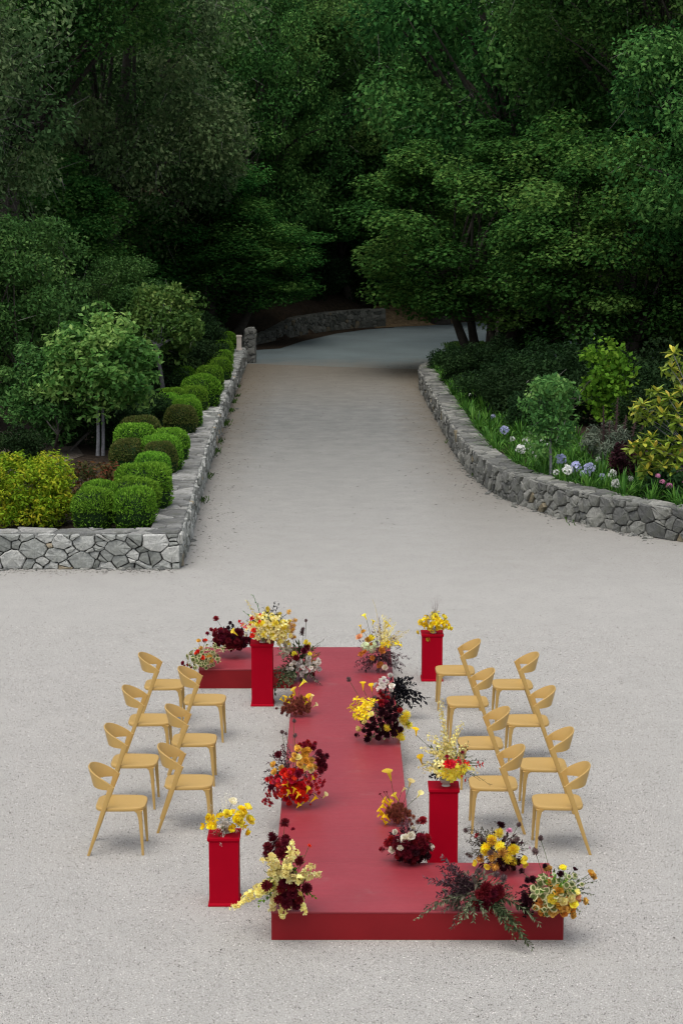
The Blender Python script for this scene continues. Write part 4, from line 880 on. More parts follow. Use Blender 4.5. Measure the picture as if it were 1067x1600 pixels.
# 18 golden roses at the front corner
A = Arr('golden garden roses with variegated ivy on the outer corner of the front arm', (818, 1360, 914, 1432), (865, 1428, .25), fill='greenery', fill_n=300, fill_size=.045, depth=.7)
A.cluster('rose', ('amber', 'gold', 'lemon', 'orange'), 868, 1414, 31, 17, 18, .04); A.cluster('rose', ('gold', 'butter'), 886, 1404, 20, 18, 8, .036); A.bloom('rose', 'gold', 860, 1380, .052); A.bloom('rose', 'amber', 871, 1392, .046); A.bloom('rose', 'gold', 856, 1360, .046)
A.bloom('rose', 'lemon', 879, 1357, .044); A.cluster('rose', 'peach', 900, 1402, 8, 6, 5, .026)
for p in ((925, 1370), (912, 1408), (894, 1430), (921, 1365)): A.tall('rose', 'gold', *p, .038)
A.cluster('ivy', 'ivy', 850, 1398, 22, 30, 40, .028, .4); A.cluster('ivy', 'ivy', 886, 1384, 20, 16, 20, .024); A.cluster('carnation', 'mint', 872, 1376, 26, 14, 14, .016)
for en in ((850, 1372), (866, 1366), (884, 1374), (896, 1390), (846, 1392), (876, 1384)): A.spray((866, 1396), en, 'lime_leaf', .035, .02, 22, dy=-.2)
A.cluster('dahlia', 'maroon', 822, 1412, 10, 14, 10, .034)
for p in ((832, 1374), (815, 1362), (875, 1366), (851, 1354), (824, 1376)): A.tall('dahlia', 'maroon', *p, .03)
A.tall('poppy', 'maroon', 897, 1360, .034)
for p in ((844, 1310), (836, 1331), (824, 1374)): A.tall('pod', 'dusk', *p, .033)
for en in ((812, 1384), (806, 1396), (815, 1404), (810, 1420), (818, 1432), (828, 1432), (804, 1408)): A.spray((832, 1400), en, 'purple_leaf', .05, .028, 20)
for en in ((922, 1388), (916, 1372), (904, 1366), (920, 1412), (926, 1398), (890, 1362), (870, 1352), (932, 1376), (906, 1428)): A.spray((892, 1394), en, 'olive_leaf', .03, .018, 20)

# ------------------------------------------------------------------ foliage
def unit(v): return v / np.maximum(1e-6, np.linalg.norm(v, axis=1, keepdims=True))
def leaf_cloud(cen, rad, per, size, asp=.55, up=.5, out=.5, rand=.6, shell=.5, droop=0.0, size_var=.35):
    """small kite-shaped leaves filling clumps; cen (n,3), rad (n,3); returns V, F, A"""
    cen = np.asarray(cen, float); rad = np.asarray(rad, float); n = len(cen)
    cnt = np.full(n, per) if np.isscalar(per) else np.asarray(per)
    idx = np.repeat(np.arange(n), cnt); m = len(idx)
    d = unit(R.normal(size=(m, 3))); q = R.random(m) ** (1.0 / (3 - 2 * shell)) if shell < 1 else np.ones(m)
    q = shell * .6 + (1 - shell * .6) * q
    P = cen[idx] + d * rad[idx] * q[:, None]
    nrm = unit(d * out + np.array([0, 0, up]) + R.normal(size=(m, 3)) * rand)
    t = unit(np.cross(nrm, R.normal(size=(m, 3)))); t[:, 2] -= droop; t = unit(t); s = unit(np.cross(nrm, t))
    L = (size * (1 + R.uniform(-size_var, size_var, m)))[:, None]; W = L * asp
    V = np.stack([P - t * L * .5, P + s * W * .5 - t * L * .02, P + t * L * .5 - nrm * L * .12, P - s * W * .5 - t * L * .02], 1).reshape(-1, 3)
    cl = R.random(n)[idx]
    A = np.clip(R.random(m) * .45 + cl * .5 + .03, 0, 1)
    return V, np.arange(m * 4).reshape(m, 4), A
def join(*parts):
    V = []; F = []; A = []; n = 0
    for v, f, a in parts: V.append(v); F.append(f + n); A.append(a); n += len(v)
    return np.concatenate(V), np.concatenate(F), np.concatenate(A)
def in_ellipsoid(n, c, r, inner=.5, zmin=None, flat_bottom=0.0):
    out = []
    while len(out) < n:
        d = R.normal(size=3); d /= np.linalg.norm(d); q = inner + (1 - inner) * R.random() ** .6
        p = np.array(c) + d * np.array(r) * q
        if flat_bottom and d[2] < -flat_bottom and R.random() < .8: continue
        out.append(p)
    return np.array(out)
def limb_mesh(b, p0, p1, r0, r1, wob=.1, n=6, seg=6, a=.5, lift=.15):
    p0, p1 = Vector(p0), Vector(p1); L = (p1 - p0).length
    m = (p0 + p1) / 2 + Vector((rnd.gauss(0, wob), rnd.gauss(0, wob), lift)) * L
    pts = [p0*(1-t)**2 + m*2*t*(1-t) + p1*t*t for t in [i / n for i in range(n + 1)]]
    b.tube(pts, [r0 + (r1 - r0) * (i / n) ** .8 for i in range(n + 1)], seg, a)
    return pts
STRAIGHT = {71}
def make_tree_proto(kind, seed, c, r, nclump, per, leaf_size, mat, trunk_r, fork_z, clump=(.7, 1.15), flat=.75, bark='bark', twigs=0, multi=1, inner=.45, flatb=0.0, asp=.55, up=.5, shell=.5, twig_size=.5, rand=.6):
    global R; R = np.random.default_rng(seed); rnd.seed(seed)
    cen = in_ellipsoid(nclump, c, r, inner, flat_bottom=flatb)
    cr = R.uniform(*clump, nclump); rad = np.stack([cr * R.uniform(.85, 1.2, nclump), cr * R.uniform(.85, 1.2, nclump), cr * flat * R.uniform(.8, 1.2, nclump)], 1)
    V, F, A = leaf_cloud(cen, rad, per, leaf_size, asp, up, .5, rand, shell)
    parts = [('crown', fastmesh('crown', V, F, mat, A))]
    b = MB()
    forks = []
    for k in range(multi):
        a = 2 * math.pi * k / multi + rnd.random(); off = 0.0 if multi == 1 else .25
        base = Vector((math.cos(a) * off, math.sin(a) * off, -.25)); top = Vector((math.cos(a) * off * 4 + rnd.uniform(-.2, .2), math.sin(a) * off * 4 + rnd.uniform(-.2, .2), fork_z * rnd.uniform(.85, 1.1)))
        tr = trunk_r / math.sqrt(multi)
        if seed in STRAIGHT: tr = .036; base = Vector(((k - .5) * .11, 0, -.25)); top = base + Vector((.02, 0, fork_z))
        pts = limb_mesh(b, base, top, tr * 1.25, tr * .75, .05, 8, 9, rnd.random(), 0); forks.append(pts[-1])
        limb_mesh(b, pts[-1], Vector(c) + Vector((rnd.uniform(-.3, .3) * r[0], rnd.uniform(-.3, .3) * r[1], r[2] * .5)), tr * .75, tr * .15, .08, 6, 7, .5, 0)
    order = np.argsort(R.random(nclump))[:max(10, nclump // 3)]
    for i in order:
        f = min(forks, key=lambda q: (Vector(cen[i]) - q).length)
        st = f + Vector((0, 0, rnd.uniform(-.1, .5) * r[2] * .6))
        limb_mesh(b, st, cen[i], trunk_r * rnd.uniform(.18, .36), trunk_r * .03, .12, 5, 5, rnd.random(), .1)
    parts.append(('trunk', b.mesh('trunk', M[bark], smooth=True)))
    if twigs:
        pick = R.choice(nclump, twigs); d = unit(R.normal(size=(twigs, 3)) * np.array([1, 1, .8])); P = cen[pick] + d * rad[pick] * R.uniform(.6, 1.1, twigs)[:, None]
        t = unit(d + R.normal(size=(twigs, 3)) * .8 + np.array([0, 0, -.5])); s = unit(np.cross(t, R.normal(size=(twigs, 3)))) * .007
        L = R.uniform(.4, 1.2, twigs)[:, None] * twig_size
        V = np.stack([P - s, P + s, P + t * L + s * .3, P + t * L - s * .3], 1).reshape(-1, 3)
        parts.append(('twigs', fastmesh('twigs', V, np.arange(twigs * 4).reshape(twigs, 4), M['twig'])))
    return parts
def plant(name, parts, label, cat, loc, s=1.0, rot=None, group=None, tilt=0):
    s = (s, s, s) if isinstance(s, (int, float)) else s
    t = thing(name, label, cat, loc, rnd.random() * 6.28 if rot is None else rot, group, s)
    for nm, me in parts:
        o = obj(nm, me, t)
        if nm == 'twigs': stuff(o)
    return t

# clipped box balls
def make_ball(seed, mat, n=5200, brown=0):
    global R; R = np.random.default_rng(seed)
    k = 5; cen = unit(R.normal(size=(n, 3))); cen[:, 2] = np.abs(cen[:, 2]) * np.where(R.random(n) < .82, 1, -1)
    e = 3.2; q = (np.abs(cen) ** e).sum(1) ** (-1 / e); ph = R.random(3) * 6
    wob = 1 + .055 * np.sin(cen[:, 0] * 4 + ph[0]) * np.cos(cen[:, 1] * 4 + ph[1]) + .03 * np.sin(cen[:, 2] * 6 + ph[2])
    S = cen * (q * wob * R.uniform(.93, 1.03, n))[:, None]
    P = S * np.array([.5, .5, .5]) + np.array([0, 0, .5])
    nrm = unit(cen + R.normal(size=(n, 3)) * .55); nrm[:, 2] += .45; t = unit(nrm + R.normal(size=(n, 3)) * .35); s = unit(np.cross(t, R.normal(size=(n, 3))))
    L = R.uniform(.05, .095, n)[:, None]; W = L * .33
    V = np.stack([P - t * L * .5, P + s * W * .5, P + t * L * .5, P - s * W * .5], 1).reshape(-1, 3)
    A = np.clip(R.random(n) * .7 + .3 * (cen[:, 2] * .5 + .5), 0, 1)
    f = fastmesh('foliage', V, np.arange(n * 4).reshape(n, 4), mat, A)
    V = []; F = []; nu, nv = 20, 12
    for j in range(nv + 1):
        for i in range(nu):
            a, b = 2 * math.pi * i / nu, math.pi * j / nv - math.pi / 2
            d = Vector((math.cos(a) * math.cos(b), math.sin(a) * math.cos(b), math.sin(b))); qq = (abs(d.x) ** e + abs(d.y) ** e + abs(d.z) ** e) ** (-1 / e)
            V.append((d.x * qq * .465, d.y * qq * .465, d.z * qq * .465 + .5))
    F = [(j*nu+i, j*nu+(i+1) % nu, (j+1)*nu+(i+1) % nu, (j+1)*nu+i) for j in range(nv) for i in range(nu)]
    return [('foliage', f), ('dark_core', fastmesh('dark_core', V, F, M['dark_shrub'], .4, True))]  # solid dark core added behind the leaves, no modelled twigs
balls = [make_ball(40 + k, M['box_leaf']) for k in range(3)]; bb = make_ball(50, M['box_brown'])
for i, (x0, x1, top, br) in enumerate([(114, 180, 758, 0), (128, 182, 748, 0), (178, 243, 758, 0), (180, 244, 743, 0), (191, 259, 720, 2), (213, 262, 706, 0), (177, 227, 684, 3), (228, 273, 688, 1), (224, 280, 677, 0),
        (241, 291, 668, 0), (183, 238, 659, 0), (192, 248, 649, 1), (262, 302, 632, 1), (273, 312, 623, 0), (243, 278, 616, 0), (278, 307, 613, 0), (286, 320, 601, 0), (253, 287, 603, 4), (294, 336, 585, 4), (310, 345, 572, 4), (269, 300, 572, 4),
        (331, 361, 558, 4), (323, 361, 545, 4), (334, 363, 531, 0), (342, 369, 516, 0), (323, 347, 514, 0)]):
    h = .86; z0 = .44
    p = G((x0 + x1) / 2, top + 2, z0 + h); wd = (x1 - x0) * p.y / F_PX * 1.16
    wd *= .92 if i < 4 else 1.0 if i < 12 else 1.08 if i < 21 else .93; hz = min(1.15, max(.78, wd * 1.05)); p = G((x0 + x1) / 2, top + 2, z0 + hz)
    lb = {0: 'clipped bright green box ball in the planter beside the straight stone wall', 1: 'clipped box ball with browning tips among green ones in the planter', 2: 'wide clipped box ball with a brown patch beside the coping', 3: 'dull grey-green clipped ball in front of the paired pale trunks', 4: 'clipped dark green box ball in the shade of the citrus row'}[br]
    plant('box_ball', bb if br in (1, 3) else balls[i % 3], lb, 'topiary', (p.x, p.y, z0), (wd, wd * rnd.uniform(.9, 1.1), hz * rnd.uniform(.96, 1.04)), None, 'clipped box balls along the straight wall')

def shrub(seed, mat, c, r, nclump, per, leaf, clump, asp=.5, up=.4, stems=6, bark='bark', shell=.6, inner=.4, flat=.8, size_var=.35):
    global R; R = np.random.default_rng(seed); rnd.seed(seed)
    cen = in_ellipsoid(nclump, c, r, inner); cr = R.uniform(*clump, nclump); rad = np.stack([cr, cr, cr * flat], 1)
    V, F, A = leaf_cloud(cen, rad, per, leaf, asp, up, .5, .6, shell, size_var=size_var)
    b = MB()
    for k in range(stems):
        i = rnd.randrange(nclump); limb_mesh(b, (rnd.uniform(-.1, .1), rnd.uniform(-.1, .1), -.05), cen[i], .018, .005, .1, 5, 5, rnd.random(), .1)
    return [('foliage', fastmesh('foliage', V, F, mat, A)), ('stems', b.mesh('stems', M[bark]))]
# golden shrub at the near planter corner, nandina behind the first balls
p = G(52, 832, .46); d33 = p.y + .75
pg = AT(50, 800, d33)
R = np.random.default_rng(61)
gc = R.uniform(-1, 1, (150, 3)); gc = gc / np.maximum(1, (np.abs(gc) ** 4).sum(1, keepdims=True) ** .25)
gV, gF, gA = leaf_cloud(gc * np.array([.66, .5, .52]) + np.array([0, 0, .66]), np.full((150, 3), .17) * R.uniform(.8, 1.3, (150, 1)), 95, .075, .4, .6, .5, .6, .6)
gb = MB()
for k in range(10): limb_mesh(gb, (rnd.uniform(-.2, .2), rnd.uniform(-.15, .15), -.05), gc[k] * np.array([.6, .5, .5]) + np.array([0, 0, .66]), .018, .005, .1, 5, 5, .5, .1)
plant('golden_shrub', [('foliage', fastmesh('foliage', gV, gF, M['gold_shrub'], gA)), ('stems', gb.mesh('stems', M['bark']))], 'dense yellow-green shrub filling the planter beside the box balls', 'shrub', (pg.x - .02, d33, .42), (1.0, 1.0, 1.0), 0.0)
pn = AT(150, 750, 35.6)
plant('heavenly_bamboo', shrub(62, M['nandina'], (0, 0, .42), (.5, .4, .36), 26, 70, .08, (.14, .24), .4, .4, 10), 'low reddish-tipped bush between the box balls and the pale trunks', 'shrub', (pn.x, 35.8, .44), (1.15, 1.1, 1.1), 0.0)
# citrus trees
def tree_px(px, py_base, z=.46): return G(px, py_base, z)
c1 = make_tree_proto('citrus', 71, (0, 0, 2.0), (1.1, 1.0, 1.05), 120, 135, .13, M['citrus_leaf'], .085, 1.4, (.16, .5), .8, 'pale_bark', 60, 2, .3, 0, .5, .35, .5, .3)
p = tree_px(156, 712)
plant('citrus_tree', c1, 'round citrus tree on paired pale trunks beside the box balls', 'tree', (p.x, p.y, .46), (1.1, 1.0, 1.0), .1)
c2 = make_tree_proto('citrus', 72, (0, 0, 1.85), (1.0, .95, .85), 100, 150, .13, M['citrus_leaf'], .085, 1.1, (.16, .48), .8, 'pale_bark', 60, 2, .3, 0, .5, .35, .5, .3)
p = tree_px(258, 618)
plant('citrus_tree', c2, 'citrus tree with bare pale twigs, farther along the box row', 'tree', (p.x, p.y, .46), (1.05, 1.0, 1.12), 1.2)
lau = make_tree_proto('laurel', 73, (0, 0, 1.45), (1.0, .9, 1.15), 54, 150, .12, M['laurel_leaf'], .06, .5, (.25, .4), .8, 'bark', 0, 3, .3, 0, .42, .4, .5)
p = tree_px(85, 708)
plant('laurel_shrub', lau, 'glossy green laurel shrub beside the round citrus tree', 'shrub', (p.x - .1, p.y, .46), (1.05, 1, .95), .3)
big = make_tree_proto('laurel', 74, (0, 0, 3.0), (1.9, 1.7, 2.2), 90, 320, .10, M['laurel_leaf'], .12, .9, (.4, .65), .8, 'bark', 80, 3, .3, 0, .5, .4, .5, .5)
for (x, y, s, lb) in ((-7.8, 48, 1.0, 'tall leafy evergreen shrub behind the glossy laurel'), (-10.5, 46, 1.15, 'tall evergreen shrub half out of sight behind the golden shrub'), (-6.3, 58, .75, 'rounded evergreen shrub between the two citrus trees')):
    plant('evergreen_shrub', big, lb, 'shrub', (x, y, .4), s)
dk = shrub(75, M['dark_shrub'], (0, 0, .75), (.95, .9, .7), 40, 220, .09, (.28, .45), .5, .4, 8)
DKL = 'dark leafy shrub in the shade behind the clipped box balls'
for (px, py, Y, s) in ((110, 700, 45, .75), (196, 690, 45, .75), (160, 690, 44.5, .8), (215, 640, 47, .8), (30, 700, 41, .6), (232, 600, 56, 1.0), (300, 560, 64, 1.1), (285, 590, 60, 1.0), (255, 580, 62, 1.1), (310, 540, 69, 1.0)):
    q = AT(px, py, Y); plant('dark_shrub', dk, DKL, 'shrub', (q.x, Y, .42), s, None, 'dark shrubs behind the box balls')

# ------------------------------------------------------------------ the bed inside the curved wall
def in_bed(x, y):                                # inside the curved wall
    pts = [(a + .5, b) for a, b in rpts]
    ys = [q[1] for q in pts]
    return y < 65.5 and x > np.interp(y, ys, [q[0] for q in pts]) if y > 33 else False
def strap_clumps(spots, name, mat, blades=38, H=.42):
    b_V = []; b_A = []
    for (x, y, s) in spots:
        for k in range(blades):
            a = rnd.random() * 6.28; lean = rnd.uniform(.15, .95); L = H * s * rnd.uniform(.7, 1.25); w_ = .014 * s * rnd.uniform(.8, 1.3)
            d = Vector((math.cos(a), math.sin(a), 0)); sd_ = Vector((-d.y, d.x, 0)) * w_; o = Vector((x, y, .44)) + d * rnd.uniform(0, .08)
            pts = [o + d * (L * lean * t ** 1.6) + Vector((0, 0, L * (t * (1.15 - .35 * lean) - .55 * lean * t ** 3))) for t in (0, .35, .7, 1)]
            ww = (.8, 1, .85, .15); r_ = rnd.random()
            for i in range(3):
                b_V += [pts[i] - sd_*ww[i], pts[i] + sd_*ww[i], pts[i+1] + sd_*ww[i+1], pts[i+1] - sd_*ww[i+1]]; b_A.append(r_)
    n = len(b_A); me = fastmesh(name, np.array([tuple(v) for v in b_V]), np.arange(n*4).reshape(n, 4), M[mat], b_A); return me
spots = []
for k in range(6000):
    y = rnd.uniform(33.2, 65); x = rnd.uniform(2.7, 9.0)
    if not in_bed(x, y): continue
    edge_x = np.interp(y, [q[1] for q in rpts], [q[0] for q in rpts])
    if x - edge_x > 2.6 and y < 46 or x - edge_x > 2.0 and y >= 46: continue
    if all((x-a)**2 + (y-b)**2 > .27**2 for a, b, _ in spots): spots.append((x, y, rnd.uniform(.75, 1.2)))
o = stuff(obj('agapanthus_foliage', strap_clumps(spots, 'agapanthus_foliage', 'strap_leaf'))); o['label'] = 'strappy green agapanthus leaves filling the bed inside the curved wall'; o['category'] = 'plants'
def umbel(px, py, z, col, r, label, Y=None):
    p = G(px, py, z) if Y is None else AT(px, py, Y); root = thing('agapanthus_flower', label, 'flower', (p.x, p.y, .44), 0, 'agapanthus flower heads')
    b = MB(); h = p.z - .44; limb_mesh(b, (0, 0, 0), (0, 0, h), .008, .006, .04, 5, 5, .5, 0); obj('stem', b.mesh('stem', M['stemgreen']), root)
    f = MB()
    for k in range(44):
        d = Vector((rnd.gauss(0, 1), rnd.gauss(0, 1), rnd.gauss(.25, 1))).normalized(); q = quat_to(d); pt = petals([(6, 44, 1, .4, 0)], k, -.2); e = Vector((0, 0, h)) + d * r * rnd.uniform(.7, 1)
        f.add([e + (q @ Vector(v)) * r * .38 for v in pt.V], pt.F, rnd.random())
        if k % 3 == 0: f.tube([(0, 0, h), e], .0015, 3, .3, False)
    obj('umbel', f.mesh('umbel', M[col]), root)
WHT = 'white agapanthus head'; BLU = 'blue-violet agapanthus head'
for px, py, c, r, lb in ((813, 702, 'snow', .105, WHT + ' at the edge of a clump of three beside the slender staked tree'), (831, 701, 'snow', .105, WHT + ' in the middle of three beside the slender staked tree'), (822, 689, 'snow', .085, WHT + ' behind two others by the slender staked tree'), (850, 690, 'snow', .1, WHT + ' right behind the slender staked trunk'),
        (788, 672, 'violet', .1, BLU + ' standing alone in the dark leaves near the wall'), (876, 718, 'violet', .11, BLU + ' just past the slender staked trunk'), (886, 734, 'snow', .1, WHT + ' between two blue heads'), (899, 730, 'violet', .115, BLU + ' between a white head and another blue one'), (920, 733, 'violet', .125, BLU + ', largest of the blue ones near the purple bush'),
        (956, 741, 'snow', .09, WHT + ' upper of two beside the purple bush'), (962, 756, 'snow', .09, WHT + ' lower of two beside the purple bush'), (692, 556, 'violet', .12, BLU + ' at the far tip of the bed by the road')):
    umbel(px, py, .72 if py > 738 else .80, c, r * .92, lb)
for k, (px, py, c) in enumerate(((838, 716, 'snow'), (868, 742, 'snow'), (910, 744, 'violet'), (934, 722, 'snow'), (842, 684, 'snow'), (770, 655, 'violet'), (800, 690, 'snow'), (940, 748, 'violet'), (735, 622, 'snow'), (985, 752, 'snow'))):
    umbel(px, py - 4, .72, c, .055, 'small half-hidden agapanthus head among the strappy leaves inside the curved wall')
# slender staked tree
p = G(860, 750, .46)
st1 = make_tree_proto('sapling', 81, (0, 0, 1.3), (.5, .5, .95), 60, 55, .10, M['sapling_leaf'], .03, .85, (.16, .28), .8, 'pale_bark', 40, 1, .25, 0, .5, .35, .5, .25)
plant('young_tree', st1, 'slender young tree with a pale thin trunk above the white agapanthus', 'tree', (p.x, p.y, .46), (1.0, 1.0, 1.05), .2)
q = AT(945, 690, 45.5)
lime = make_tree_proto('lime', 82, (0, 0, 1.4), (.52, .5, 1.05), 54, 42, .12, M['lime_leaf'], .035, .6, (.14, .42), .8, 'bark', 0, 2, .25, 0, .75, .35, .5)
plant('lime_shrub', lime, 'bright lime-green broad-leaved small tree behind the slender staked tree', 'tree', (q.x, 45.5, .46), (1.0, 1.0, 1.0), .2)
# grey echium with tall seed spikes
q = AT(948, 720, 41.0); ec = thing('echium', 'grey-leaved plant with tall brown flower spikes behind the purple bush', 'plant', (q.x, 41.0, .44), 0)
V, F, Aa = leaf_cloud(in_ellipsoid(26, (0, 0, .55), (.5, .4, .4), .3), np.full((26, 3), .16), 70, .14, .16, .6, .9, .5, .6)
obj('foliage', fastmesh('foliage', V, F, M['grey_leaf'], Aa), ec)
for px, top in ((940, 632), (965, 620), (952, 655), (980, 650), (993, 640), (1001, 662), (918, 680)):
    t_ = AT(px, top, 41.0 + rnd.uniform(-.2, .3)); b = MB(); x = t_.x - q.x; h = t_.z - .44
    b.tube([(x * .6, 0, .2), (x * .85, 0, h * .5), (x, 0, h)], [.012, .02, .006], 5, .4)
    for k in range(110):
        tt = .45 + .55 * k / 110; rr = .075 * (1 - ((tt - .45) / .55)) ** .6 + .012; a = rnd.random() * 6.28; cpos = Vector((x * (.7 + .3 * tt), 0, h * tt))
        leaf(b, cpos, Vector((math.cos(a), math.sin(a), .5)), Vector((0, 0, 1)), rr * 1.3, .02, rnd.random())
    obj('flower_spike', b.mesh('flower_spike', M['dusk']), ec)
q = AT(978, 740, 38.6)
plant('purple_bush', shrub(84, M['purple_leaf'], (0, 0, .45), (.36, .3, .42), 26, 90, .075, (.12, .2), .5, .4, 8), 'dark purple-leaved bush between the white agapanthus and the magnolia', 'shrub', (q.x, 38.6, .44), 1.0, 0)
# magnolia: each leaf a piece of its own
mg = thing('magnolia', 'young magnolia with big yellow-green leaf rosettes over the curved wall', 'tree', (6.75, 37.6, .44), 0)
b = MB(); n = 7
V = []; F = []
for j, (t, w_) in enumerate(((0, .08), (.25, .7), (.55, 1.0), (.82, .62), (1, .05))):
    for s_ in (-1, 0, 1): V.append((s_ * w_ * .22, t, -.10 * t * t + (.05 * w_ if s_ else 0)))
F = [(j*3+i, j*3+i+1, (j+1)*3+i+1, (j+1)*3+i) for j in range(4) for i in range(2)]
lm = [fastmesh('leaf', V, F, M['magnolia_leaf'], a, True) for a in (.2, .45, .7, .95)]
b = MB(); n_leaf = 0; ros = []
for (px, py, Y) in ((1052, 552, 37.6), (1048, 575, 37.5), (1062, 590, 37.7), (1003, 632, 37.3), (1025, 612, 37.4), (1045, 622, 37.2), (1058, 640, 37.3), (1012, 652, 37.4), (1035, 648, 37.1), (1060, 660, 37.0), (995, 642, 37.5),
        (990, 700, 37.1), (1005, 692, 36.9), (1022, 700, 36.8), (1040, 705, 36.9), (1058, 712, 36.8), (1000, 715, 37.0), (1018, 722, 36.8), (1036, 728, 36.7), (1056, 735, 36.7), (1048, 690, 37.0), (1018, 684, 37.2), (1064, 610, 37.4), (1030, 632, 37.3), (1064, 690, 36.9), (1010, 735, 36.8), (1075, 650, 37.2), (1080, 700, 37.0), (1085, 600, 37.6), (1075, 570, 37.8), (1078, 730, 36.8)):
    ros.append(AT(px, py, Y))
for p in ros:
    c = p - Vector((6.75, 37.6, .44)); limb_mesh(b, (0, 0, max(.05, c.z * .45)), c - Vector((0, 0, .03)), .016, .007, .1, 5, 5, .5, .1)
    ph = rnd.random() * 6.28
    for k in range(9):
        el = (.95 if k < 3 else .25 if k < 6 else -.15) + rnd.uniform(-.2, .2); a = ph + k * 2.4
        d = Vector((math.cos(a) * math.cos(el), math.sin(a) * math.cos(el), math.sin(el)))
        q = Matrix((d.cross(Vector((0, 0, 1))).normalized(), d, d.cross(Vector((0, 0, 1))).normalized().cross(d))).transposed().to_quaternion()
        obj('leaf', lm[3 if (k < 3 and rnd.random() < .5) else rnd.randrange(3)], mg, c + d * .015, q, (.23 if k > 2 else .17) * rnd.uniform(.85, 1.2))
mc = np.array([tuple(p - Vector((6.75, 37.6, .44)) + Vector((0, .12, -.06))) for p in ros]); V, F, Aa = leaf_cloud(mc, np.full((len(mc), 3), .17), 26, .16, .4, .4, .6, .6); obj('foliage', fastmesh('foliage', V, F, M['magnolia_leaf'], Aa * .5), mg)
limb_mesh(b, (0, 0, -.05), (0, 0, 2.4), .035, .015, .03, 6, 6, .5, 0)
obj('trunk', b.mesh('trunk', M['pale_bark'], True), mg)
# pink hydrangea bush
q = AT(1045, 775, 36.6); hy = thing('hydrangea_bush', 'low bush with pink flower heads under the magnolia', 'shrub', (q.x, 36.6, .44), 0)
V, F, Aa = leaf_cloud(in_ellipsoid(22, (0, 0, .3), (.5, .35, .22), .3), np.full((22, 3), .15), 60, .1, .55, .5, .5)
obj('foliage', fastmesh('foliage', V, F, M['dark_shrub'], Aa), hy)
for px, py, r in ((1027, 744, .055), (1034, 753, .055), (1045, 760, .075), (1057, 772, .07), (1035, 772, .03), (1066, 752, .05)):
    e = AT(px, py, 36.35) - Vector((q.x, 36.6, .44)); obj('flower_head', bloom_mesh('hydrangea', 'pink'), hy, e, quat_to((0, -.4, 1)), r)
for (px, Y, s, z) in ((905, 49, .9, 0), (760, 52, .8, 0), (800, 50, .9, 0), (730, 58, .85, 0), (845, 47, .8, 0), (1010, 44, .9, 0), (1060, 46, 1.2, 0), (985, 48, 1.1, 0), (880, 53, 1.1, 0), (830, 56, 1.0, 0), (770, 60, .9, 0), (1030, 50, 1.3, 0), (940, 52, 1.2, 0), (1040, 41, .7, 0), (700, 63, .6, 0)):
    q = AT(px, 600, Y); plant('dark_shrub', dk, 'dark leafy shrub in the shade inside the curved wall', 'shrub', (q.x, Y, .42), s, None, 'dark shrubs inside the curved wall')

# ------------------------------------------------------------------ the wood
oakA = make_tree_proto('oak', 101, (0, 0, 7.4), (4.6, 4.6, 4.4), 110, 560, .155, M['oak_leaf'], .42, 3.6, (.8, 1.35), .75, twigs=500, shell=.6, twig_size=.7, rand=.5)
oakB = make_tree_proto('oak', 102, (0, 0, 7.0), (4.3, 4.3, 5.0), 100, 640, .14, M['grey_oak_leaf'], .40, 3.4, (.75, 1.35), .85, twigs=2600, shell=.6, twig_size=.6, rand=.5)
bigO = make_tree_proto('oak', 107, (0, 0, 14.2), (6.6, 6.6, 5.0), 190, 520, .15, M['oak_leaf'], .5, 6.0, (.9, 1.5), .8, twigs=1200, shell=.55, twig_size=.8, rand=.5)
oakC = make_tree_proto('oak', 103, (0, 0, 6.4), (4.4, 4.4, 5.4), 120, 480, .15, M['oak_leaf'], .42, 3.2, (.8, 1.3), .75, twigs=300, shell=.45, twig_size=.7)
mapA = make_tree_proto('maple', 104, (0, 0, 4.4), (3.8, 3.8, 3.2), 150, 480, .12, M['maple_leaf'], .3, 1.7, (.6, 1.15), .5, multi=4, shell=.35, up=1.1, inner=.5, flatb=.9, asp=.8, rand=.45)
mapB = make_tree_proto('maple', 105, (0, 0, 4.0), (3.5, 3.5, 3.1), 140, 480, .12, M['maple_leaf'], .3, 1.6, (.6, 1.1), .5, multi=3, shell=.35, up=1.1, inner=.45, flatb=.9, asp=.8, rand=.45)
far = make_tree_proto('oak', 106, (0, 0, 7.0), (4.2, 4.2, 5.0), 90, 380, .2, M['far_leaf'], .4, 3.4, (.8, 1.3), .75, shell=.45)
GR = 'oaks of the wood behind the road'
def oak(kind, x, y, s, label, group=None, rot=None, cat='tree', name='oak_tree'):
    z = hill(x, y) if y > 79 else .3
    return plant(name, kind, label, cat, (x, y, max(0, z) - .05), s, rot, group)
oak(oakB, -12.9, 58, (1.12, 1.1, 1.35), 'grey lichen-hung oak above the tall evergreen shrubs', rot=.4)
oak(oakB, -9.0, 76, (1.25, 1.2, 1.5), 'greyish drooping oak over the dark maple behind the citrus trees', rot=2.1)
oak(oakA, -2.0, 91.5, (1.2, 1.25, 1.25), 'dark oak standing above the mossy retaining wall', rot=.8)
oak(oakC, -3.5, 86.6, (.85, .8, 1.15), 'oak with foliage hanging low over the bend of the retaining wall', rot=2.6)
oak(oakC, 4.6, 93, (1.1, 1.1, 1.2), 'dark oak above the straw-covered bank', rot=1.7)
oak(oakA, 6.4, 79, (1.3, 1.3, 1.6), 'spreading oak overhanging the layered maple', rot=3.0)
oak(oakA, 12.0, 71, (1.3, 1.3, 1.6), 'broad oak behind the dark-trunked maple', rot=4.2)
oak(oakA, 11.9, 54.5, (.95, .95, 1.0), 'dull green oak rising behind the magnolia', rot=5.0)
oak(oakC, 14.8, 47, (1.2, 1.2, 1.5), 'tall oak at the edge of the wood past the dull green oak', rot=1.0)
oak(oakC, -14.5, 45, (1.2, 1.2, 1.5), 'tall dark oak at the garden edge in front of the grey lichen-hung oak', rot=2.0)
